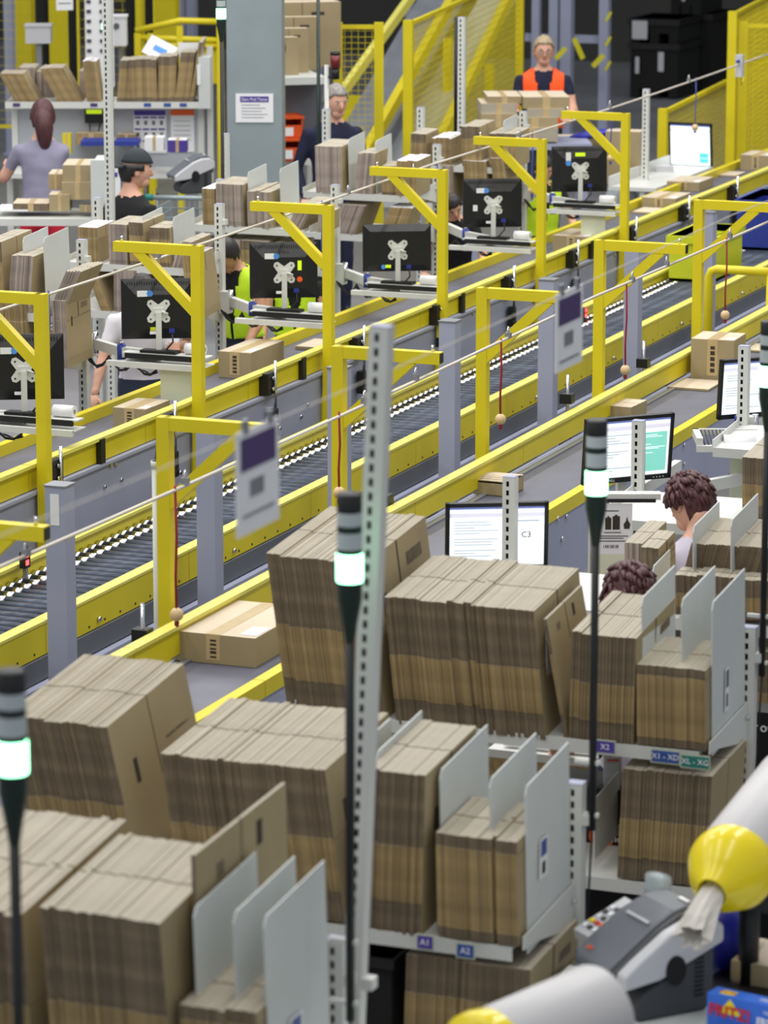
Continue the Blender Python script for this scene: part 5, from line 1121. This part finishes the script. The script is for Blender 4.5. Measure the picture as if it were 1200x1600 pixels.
# stacked flat boxes in front of the orange vest
for i, (x0, x1, y0, y1, dp, lab) in enumerate([(818, 890, 152, 170, .55, 'top right'), (824, 882, 170, 184, .5, 'second right'), (800, 872, 184, 200, .5, 'third right'), (790, 872, 200, 222, .5, 'bottom right'), (762, 815, 155, 172, .5, 'top left'), (752, 808, 160 + 2, 178, .45, 'second left'), (752, 806, 178, 200, .45, 'bottom left')]):
    if i == 4: y0, y1 = 151, 162
    plain_box('brown carton pack before the man in orange vest, %s of the pile' % lab, x0, x1, y0, y1, 29.3 if i < 4 else 29.4, dp, 'kraft' if i % 2 == 0 else 'kraft_top_lit', YAW + .05)
q = Ud(830, 225, 29.3); t = thing('hand_cart', 'low cart carrying the pile of brown carton packs', 'cart', (q.x, q.y, 0), YAW + .05); m = MB(); m.bx(-.5, .5, 0, .6, q.z - .05, q.z, 'bluegrey'); part('deck', m, t); [part('corner_post', MB().bx(x, x + .05, y, y + .05, .1, q.z - .05, 'bluegrey'), t) for x in (-.48, .42) for y in (.02, .5)]
for x in (-.45, .45):
    for y in (.05, .52): m = MB(); m.cyl((x - .02, y, .06), (x + .02, y, .06), .06, 'rubber', n=12); part('wheel', m, t)
# bags and boxes behind the sixth monitor
plain_box('low brown carton behind the sixth monitor back', 866, 940, 216, 228, 30.0, .3, 'kraft', YAW)
plain_box('tall brown carton right of the sixth monitor back', 945, 1000, 205, 285, 29.7, .2, 'kraft', YAW - .2)
m = MB(); m.ell((0, 0, 0), (.20, .1, .035), 'royal', 14, 8, RY(-.15)); m.ell((.22, .02, .0), (.10, .08, .05), 'film', 12, 8); single('plastic_bag', m, 'blue and clear plastic bag on the cartons behind the sixth arm', 'bag', Ud(925, 210, 29.8), (0, 0, YAW))
def bag_fn(p): return Vector((p.x * (1 + .45 * noise.noise(p * 5)), p.y * (1 + .4 * noise.noise(p * 6)), p.z))
q = Ud(972, 268, 29.4); m = MB(); m.ell((0, 0, q.z * .49), (.17, .13, q.z * .5), 'film', 22, 18, None, bag_fn); single('air_cushion_bag', m, 'tall clear crumpled plastic bag right of the sixth monitor back', 'bag', (q.x, q.y, 0))
# far station right: scale head, arm
m = MB(); p = Ud(1038, 292, 29.9); m.bx(-.075, .075, 0, .10, 0, .17, 'device_light'); m.bx(-.02, .02, -.004, 0, .05, .09, 'black'); m.ell((0, .05, .16), (.07, .05, .03), 'device_light', 12, 8); single('label_printer', m, 'small cream label printer below the far lit monitor', 'printer', p, (0, 0, YAW))
m = MB(); p = Ux(1010, 300, -8.46); m.bx(.25, 1.9, 0, .4, -.03, 0, 'white'); m.bx(.25, 1.9, .38, .4, 0, .08, 'white'); m.bx(.27, .31, .1, .14, -p.z, -.03, 'white'); m.bx(1.8, 1.84, .1, .14, -p.z, -.03, 'white'); single('side_table', m, 'white side table under the far lit monitor', 'table', p, (0, 0, math.pi / 2))
# pull wire switch
m = MB(); p = Ux(1156, 95, -8.05); m.bx(-.03, .03, -.03, .03, -.13, .05, 'device_light'); m.tube([(0, .03, -.1), (0, .06, -.2), (.0, .12, -.16), (0, .1, .0)], .008, 'yellow', 6); m.cyl((0, -.08, .0), (0, -.03, .0), .012, 'blue', n=8); single('wire_switch', m, 'grey pull wire switch box on the fence at upper right', 'switch', p)
# yellow tube barrier by the near belt at right
t = thing('tube_barrier', 'yellow round tube barrier behind the near belt at the right edge', 'barrier', (-6.25, Ux(1108, 420, -6.25).y, 0)); zb = Ux(1108, 420, -6.25).z
m = MB(); m.tube([(0, 0, 0), (0, 0, zb - .05), (.015, 0, zb - .015), (.05, 0, zb), (.42, 0, zb)], .028, 'yellow', 12); part('tube', m, t); m = MB(); m.cyl((.40, 0, 0), (.40, 0, zb), .028, 'yellow', n=12); part('far_leg', m, t)
# white conduit beside the second near arm
p = Ux(243, 720, -5.93); t = thing('conduit_pipe', 'white conduit pipe standing beside the second yellow arm of the near belt', 'pipe', (p.x, p.y, 0)); m = MB(); m.cyl((0, 0, .2), (0, 0, p.z), .016, 'white', n=10); part('pipe', m, t)
m = MB(); [m.cyl((0, 0, z), (0, 0, z + .03), .02, 'white', n=10) for z in (p.z - .03, .75, .3)]; m.bx(-.02, .02, -.02, .02, 0, .2, 'white'); part('coupling', m, t)
p = Ux(262, 670, -5.93); q = Ux(372, 678, -5.75); m = MB(); d = q - p; m.box(d / 2 + Vector((0, 0, .02)), (d.length, .03, .03), 'white', R=d.to_track_quat('X', 'Z').to_matrix()); m.tube([(0, 0, 0), (-.04, 0, -.02), (-.05, 0, -.14)], .01, 'device_grey', 6); single('cable_duct', m, 'grey cable duct bar above the second yellow arm of the near belt', 'duct', p)
# sensors with red light
for (px_, py_, lab) in [(38, 872, 'left'), (912, 488, 'right')]:
    p = Ux(px_, py_, -7.22); t = thing('light_sensor', 'small optical sensor with red light over the roller conveyor, %s one' % lab, 'sensor', p); m = MB(); m.bx(-.015, .015, -.02, .03, -.045, .03, 'black'); part('case', m, t); m = MB(); [m.bx(.015, .018, -.015, .01, z, z + .022, 'led_red') for z in (-.03, .005)]; part('red_light', m, t, label='glowing red light'); m = MB(); m.bx(-.01, .01, 0, .015, -.12, -.045, 'steel'); part('stand', m, t)
# things under the far belt
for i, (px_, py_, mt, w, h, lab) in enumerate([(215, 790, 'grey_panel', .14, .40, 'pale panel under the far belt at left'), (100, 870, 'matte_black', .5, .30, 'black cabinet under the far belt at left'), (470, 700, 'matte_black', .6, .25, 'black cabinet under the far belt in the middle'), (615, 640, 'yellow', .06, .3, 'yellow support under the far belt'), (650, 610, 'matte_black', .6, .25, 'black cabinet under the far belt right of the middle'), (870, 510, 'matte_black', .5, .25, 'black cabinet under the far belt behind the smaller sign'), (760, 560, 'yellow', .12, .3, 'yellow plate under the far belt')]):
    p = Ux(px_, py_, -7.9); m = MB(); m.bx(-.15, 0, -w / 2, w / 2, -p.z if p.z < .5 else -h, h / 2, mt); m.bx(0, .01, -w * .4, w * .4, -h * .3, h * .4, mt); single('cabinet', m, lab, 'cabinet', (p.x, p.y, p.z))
m = MB(); 
for k in range(5): m.tube([(0, 0, k * .02), (.1, 1.2, -.02 + k * .03), (0, 2.4, .05 - k * .01), (.05, 3.2, k * .02)], .012, ['steel', 'black', 'red_cord', 'white', 'steel'][k], 6)
p = Ux(150, 850, -7.5); single('cable_bundle', m, 'bundle of pipes and cables running below the far belt at left', 'cables', (-7.55, p.y, .03))
# ---------------------------------------------------------------- station at the lower right
ZT = .90
a = Uz(985, 1585, ZT); b = Uz(1200, 1560, ZT)
t = thing('packing_table', 'pale packing table at the bottom right corner', 'table', (-2.80, 8.4, 0))
m = MB(); m.bx(-.35, 1.1, -.7, 1.1, ZT - .03, ZT, 'plate'); part('table_top', m, t)
for x in (-.3, 1.0):
    for y in (-.62, 1.0): m = MB(); m.bx(x, x + .05, y, y + .05, 0, ZT - .03, 'white'); part('leg', m, t)
q = Uz(1012, 1588, ZT); tape_machine('large grey and cream tape dispenser at the lower right', (q.x - .04, q.y + .09, ZT + .001), -.72, .80, True)
# void-fill machine: white paper tube with yellow funnel and paper coming out
def filler(label, mouth, back, R1, R0, cone=.17, paper=True, stand=True):
    mouth, back = Vector(mouth), Vector(back); ax = (mouth - back); L = ax.length; ax.normalize()
    t = thing('paper_filler', label, 'machine', back); M = ax.to_track_quat('Z', 'Y').to_matrix().to_4x4(); Lc = L - cone
    m = MB(); m.lathe([(0, 0), (R1 * .96, 0), (R1, .01), (R1, Lc - .005), (R1 * .97, Lc)], 'tube_white', 40, M); m.lathe([(R1 * .97, Lc), (0, Lc - .002)], 'tube_white', 40, M); part('paper_tube', m, t)
    if cone > .02:
        m = MB(); prof = [(R1 * 1.0, Lc - .03), (R1 * 1.05, Lc), (R1 * 1.04, Lc + .03), (R1 * .96, Lc + cone * .35), (R1 * .70, Lc + cone * .75), (R0 * 1.08, L - .012), (R0 * 1.12, L), (R0, L + .003), (R0 * .9, L - .06)]
        m.lathe(prof, 'funnel', 40, M); part('funnel', m, t, label='glossy yellow funnel')
    if paper:
        m = MB(); n = 14; rings = []
        for j, (f, k) in enumerate(((-.05, .7), (.0, .82), (.05, .9), (.10, 1.0), (.13, 1.02))):
            ring = []
            for i in range(n):
                q = 2 * math.pi * i / n; rr = R0 * k * (1 + .28 * math.sin(i * 2.7 + j * .4) * (.3 + j * .2)); p = Vector((rr * math.cos(q), rr * math.sin(q) * .8, L + f + .02 * math.sin(i * 3.1) * (j / 4))); ring.append(M.to_3x3() @ p + Vector((0, 0, -.06 * (j / 4) ** 1.5)))
            rings += ring
        m.add(rings, [(j * n + i, j * n + (i + 1) % n, (j + 1) * n + (i + 1) % n, (j + 1) * n + i) for j in range(4) for i in range(n)], 'kraft_paper'); o = part('crumpled_paper', m, t, label='crumpled grey paper'); o.modifiers.new('thick', 'SOLIDIFY').thickness = .002
    if stand:
        m = MB(); c = (mouth - back) * .55; m.cyl((c.x, c.y, -back.z + ZT), (c.x, c.y, c.z - R1 * .8), .03, 'black', n=14); m.bx(c.x - .09, c.x + .09, c.y - .07, c.y + .07, c.z - R1 * 1.5, c.z - R1 * .85, 'black'); m.cyl((c.x, c.y, -back.z + ZT), (c.x, c.y, -back.z + ZT + .02), .12, 'black', n=20); part('stand', m, t)
    return t
mo = Ud(1112, 1396, 10.0); bk = mo + Vector((.08, .60, .16))
filler('white paper tube with glossy yellow funnel at the right edge', mo, bk, .120, .044, .15)
m2 = Ud(965, 1575, 9.0); 
filler('white paper tube at the bottom edge in front of the tape dispenser', Ud(735, 1655, 8.2) + Vector((-.0, -.1, 0)), Ud(940, 1578, 8.4), .114, .042, .10, False, True)
# blue bag and boxes
def bagf(p): return Vector((p.x, p.y, p.z)) * (1 + .10 * noise.noise(p * 2.5))
q = Uz(1115, 1532, ZT); m = MB(); m.ell((0, .1, .10), (.10, .10, .105), 'royal', 22, 14, None, bagf); single('blue_bag', m, 'shiny blue plastic bag behind the tape dispenser', 'bag', (q.x, q.y, ZT))
plainp = Uz(1142, 1545, ZT); t = thing('carton_box', 'worn brown carton at the right edge behind the blue product box', 'box', (plainp.x, plainp.y, ZT), -.08); m = MB(); m.bx(0, .35, 0, .22, 0, .085, {'*': 'kraft', '+z': 'kraft_lit'}); part('body', m, t); m = MB(); m.bx(-.001, .03, -.001, .22, .03, .0865, 'tape'); part('tape', m, t)
def product(label, px, z, w, h, d, rz, side, txts):
    q = Uz(px[0], px[1], z); t = thing('product_box', label, 'box', (q.x, q.y, z), rz); m = MB(); m.bx(0, w, 0, d, 0, h, side); part('carton', m, t); txts(t, w, h, d); return t
def fritz(t, w, h, d):
    m = MB(); m.prism([(.035, h * .56), (.072, h * .95), (.108, h * .56)], -.001, 'print_yellow'); part('yellow_print', m, t)
    text('FRITZ!', .046, 'print_red', t, face_M((.072, -.003, h * .60)), sx=1.0, bold=.0012); text('High-Speed', .012, 'print_white', t, face_M((.205, -.001, h * .80)), align='CENTER'); text('FRITZ!Box', .036, 'print_white', t, face_M((.155, -.001, h * .52)), align='LEFT', sx=.8, bold=.001)
    m = MB(); m.bx(.03, .075, d * .25, d * .7, h, h + .001, 'print_yellow'); part('top_print', m, t)
    text('FRITZ!', .018, 'print_red', t, Matrix.Translation((.052, d * .45, h + .0015))); text('FRITZ!Box', .022, 'print_white', t, Matrix.Translation((.20, d * .45, h + .0012)))
product('blue FRITZ! product box standing at the bottom right corner', (1104, 1612), ZT, .34, .115, .06, -.22, 'box_blue', fritz)
def whitebox(t, w, h, d):
    m = MB(); m.cyl((.13, .06, h), (.13, .06, h + .001), .022, 'device_light', n=14); m.cyl((.135, .058, h + .001), (.135, .058, h + .0015), .010, 'device_dark', n=12); m.bx(0, .03, .02, .06, h, h + .001, 'orange'); m.bx(.03, .05, .03, .06, h, h + .0012, 'print_teal'); part('print', m, t)
product('white printed box lying before the blue FRITZ! box', (1070, 1634), ZT, .30, .035, .085, -.22, 'print_white', whitebox)
def lowbox(t, w, h, d):
    m = MB(); m.bx(0, w, -.001, 0, 0, h * .6, 'print_red'); part('red_print', m, t); text('FRITZ!', .018, 'print_white', t, Matrix.Translation((.10, d * .4, h + .0012)))
product('blue and red product box at the bottom edge', (1012, 1642), ZT, .26, .04, .07, -.2, 'box_blue', lowbox)
# items seen through the rack gap
q = Ud(957, 1205, 12.2); t = thing('hand_scanner', 'grey handheld scanner hanging in the gap under the gappy bundle', 'scanner', q, YAW); m = MB(); m.bx(-.03, .03, -.02, .02, -.06, .06, 'device_light'); part('case', m, t); m = MB(); m.bx(-.022, .022, -.023, -.02, -.035, .035, 'grey_panel'); m.bx(-.022, .022, -.024, -.02, -.055, -.037, 'black'); m.bx(-.02, .02, -.0235, -.02, .042, .047, 'print_red'); part('front', m, t); m = MB(); m.tube([(0, 0, .06), (-.03, 0, .10), (-.04, 0, .05), (-.05, 0, .12)], .01, 'black', 8); part('lanyard', m, t)
q = Ud(905, 1185, 12.9); t = thing('work_counter', 'white work counter with papers seen through the gap between the racks', 'table', (q.x, q.y, 0), 0); m = MB(); m.bx(-.35, .06, 0, .5, q.z - .03, q.z, 'white'); part('counter_top', m, t); m = MB(); m.bx(-.35, .06, .0, .02, q.z - .12, q.z - .03, 'fold'); part('front_edge', m, t); [part('leg', MB().bx(x, x + .04, .1, .14, 0, q.z - .03, 'white'), t) for x in (-.33, .0)]
m = MB(); [m.bx(-.3, .05, .03 + k * .05, .06 + k * .05, .01 + k * .012, .016 + k * .012, 'paper' if k % 2 == 0 else 'matte_black') for k in range(7)]; single('paper_stack', m, 'stack of white sheets on the counter in the rack gap', 'paper', (q.x, q.y, q.z))
q = Ud(905, 1290, 12.22); t = thing('storage_bag', 'black bag with pink and orange print below the counter in the rack gap', 'bag', (q.x, q.y, 0)); m = MB(); m.bx(-.15, .35, 0, .2, 0, q.z + .14, 'matte_black'); part('body', m, t); m = MB(); m.cyl((.08, -.003, q.z - .03), (.08, 0, q.z - .03), .045, 'orange', n=18); m.bx(.14, .3, -.002, 0, q.z - .02, q.z + .02, 'shirt_lilac'); m.bx(.06, .22, -.002, 0, q.z - .20, q.z - .16, 'print_red'); part('print', m, t); text('xmoto', .04, 'print_white', t, face_M((.14, -.006, q.z - .03)))
# battery notice and label web on the near line
q = Ud(955, 832, 14.6); t = thing('label_web', 'white transport label web with battery pictogram hanging behind the rack post', 'label', q, YAW)
m = MB(); m.bx(-.085, .085, 0, .002, -.09, .12, 'paper'); part('sheet', m, t); m = MB(); m.bx(-.085, .085, 0, .002, -.22, -.09, 'label_web'); part('backing', m, t)
m = MB(); m.bx(-.025, .0, -.001, 0, .012, .062, 'ink'); m.bx(.005, .035, -.001, 0, .012, .068, 'ink'); m.bx(-.017, -.008, -.001, 0, .062, .068, 'ink'); m.bx(.014, .025, -.001, 0, .068, .074, 'ink')
m.prism([(-.068, .05), (-.05, .05), (-.052, .035), (-.058, .03), (-.058, .018), (-.052, .015), (-.066, .015), (-.06, .018), (-.06, .03), (-.066, .035)], -.001, 'ink'); m.prism([(.052, .015), (.074, .015), (.078, .035), (.068, .05), (.064, .068), (.058, .045), (.05, .035)], -.001, 'ink')
for z, a_, b_ in ((.0, -.03, .04), (-.015, -.06, .07), (-.024, -.06, .05), (-.036, -.06, .07), (.09, -.03, .03)): m.bx(a_, b_, -.001, 0, z - .0018, z + .0018, 'ink')
for k in range(9): m.bx(-.03 + k * .007, -.03 + k * .007 + (.004 if k % 3 else .002), -.001, 0, -.065, -.052, 'ink')
part('print', m, t)
m = MB(); m.bx(-.09, .20, .0, .06, .135, .16, 'white'); m.bx(-.08, .18, -.004, 0, .125, .14, 'black'); m.bx(-.09, -.07, .0, .05, -.5, .15, 'white'); part('dispenser_bar', m, t)
q = Ud(1150, 693, 16.9); t = thing('label_roll', 'white roll of labels in a tray beside the right rack post', 'roll', q, YAW); m = MB(); m.cyl((-.06, 0, 0), (.09, 0, 0), .042, 'paper', n=20); part('roll', m, t); m = MB(); m.cyl((-.062, 0, 0), (-.055, 0, 0), .016, 'ink', n=12); part('core', m, t); m = MB(); m.bx(-.03, .10, -.044, -.042, -.25, .0, 'label_web'); part('hanging_web', m, t)
m = MB(); m.bx(-.19, -.16, -.05, .2, .0, .035, 'white'); m.bx(-.19, .1, -.06, -.03, -.03, -.0, 'white'); m.bx(-.19, .12, .18, .2, .01, .035, 'white'); part('tray', m, t)
for k in range(7): m = MB(); m.tube([(-.15 + k * .018, -.04, .0), (-.15 + k * .018, .18, .03)], .003, 'black', 5); part('tray_bar', m, t)
# label board and wall boxes upper left
q = Ud(150, 40, 33); t = thing('label_board', 'white board with rows of label clips at upper left', 'board', (q.x, q.y, 0), rzs); m = MB(); m.bx(-.1, .16, 0, .02, 1.3, 2.5, 'paper'); m.bx(.0, .05, .02, .05, 0, 1.5, 'white'); part('board', m, t)
for k in range(9):
    for x in (-.06, .06): m = MB(); m.bx(x - .025, x + .015, -.012, 0, 1.62 + k * .09, 1.65 + k * .09, 'device_dark'); part('clip', m, t)
for (x0, x1, y0, y1, d, lab, mt) in [(40, 79, 42, 68, 34, 'pale grey cabinet on the machinery at upper left', 'device_light'), (176, 197, 28, 72, 33.5, 'white wall cabinet with round dial right of the perforated post', 'paper')]:
    a = Ud(x0, y1, d); w = (x1 - x0) / ppm(a); h = (y1 - y0) / ppm(a); t = thing('wall_cabinet', lab, 'cabinet', (a.x, a.y, 0), rzs); m = MB(); m.bx(0, w, 0, .2, a.z, a.z + h, mt); part('case', m, t); m = MB(); m.bx(-.01, w + .01, -.01, .21, a.z + h, a.z + h + .02, mt); part('lid', m, t); m = MB(); m.bx(w * .4, w * .6, .05, .15, 0, a.z, 'steel'); part('stand', m, t)
    if x0 > 100: m = MB(); m.cyl((w * .3, -.01, a.z + h * .7), (w * .3, 0, a.z + h * .7), .03, 'device_grey', n=14); part('dial', m, t)
q = Ud(101, 6, 34); m = MB(); m.bx(-.08, .08, 0, .004, -.06, .12, 'paper'); m.bx(-.06, .06, -.002, 0, .0, .008, 'ink'); single('notice', m, 'white notice hanging at the top edge left', 'sign', q, (0, 0, rzs + .2))
# yellow railing
q = Ud(212, 75, 34); t = thing('railing', 'yellow tube railing behind the far shelf', 'railing', (q.x, q.y, 0), rzs)
za, zb2 = Ud(212, 48, 34).z, Ud(212, 35, 34).z
m = MB(); m.tube([(0, 0, za), (.42, 0, zb2 + .02), (.8, 0, zb2 + .01)], .03, 'yellow', 8); part('top_rail', m, t); m = MB(); m.tube([(.0, 0, za - .06), (.8, 0, za - .09)], .03, 'yellow', 8); part('middle_rail', m, t); m = MB(); m.tube([(.1, 0, za - .13), (.8, 0, za - .14)], .025, 'yellow', 8); part('lower_rail', m, t)
for x in (.02, .14, .42, .8): m = MB(); m.bx(x - .03, x + .03, -.03, .03, 0, za - (.02 if x < .4 else -.05), 'yellow'); part('post', m, t)
m = MB(); m.bx(0, .42, .03, .035, za - .35, za - .13, 'yellow'); m.bx(.42, .8, .03, .035, za - .5, za - .14, 'yellow'); part('kick_panel', m, t)

q = Ud(1178, 1135, 12.7); t = thing('storage_bag', 'black bag with white letters at the right edge beside the rack post', 'bag', (q.x, q.y, 0)); m = MB(); m.bx(-.03, .3, 0, .12, 0, q.z + .05, 'matte_black'); m.bx(-.032, .302, -.002, .122, q.z + .03, q.z + .055, 'black'); part('body', m, t); text('moto', .05, 'print_white', t, face_M((.04, -.006, q.z)))
for o in bpy.data.objects:
    if o.parent is not None and o.name.split('.')[0] in ('print', 'printed_marks', 'tape_print', 'text_lines', 'body_print', 'vent_slots'): o['kind'] = 'stuff'
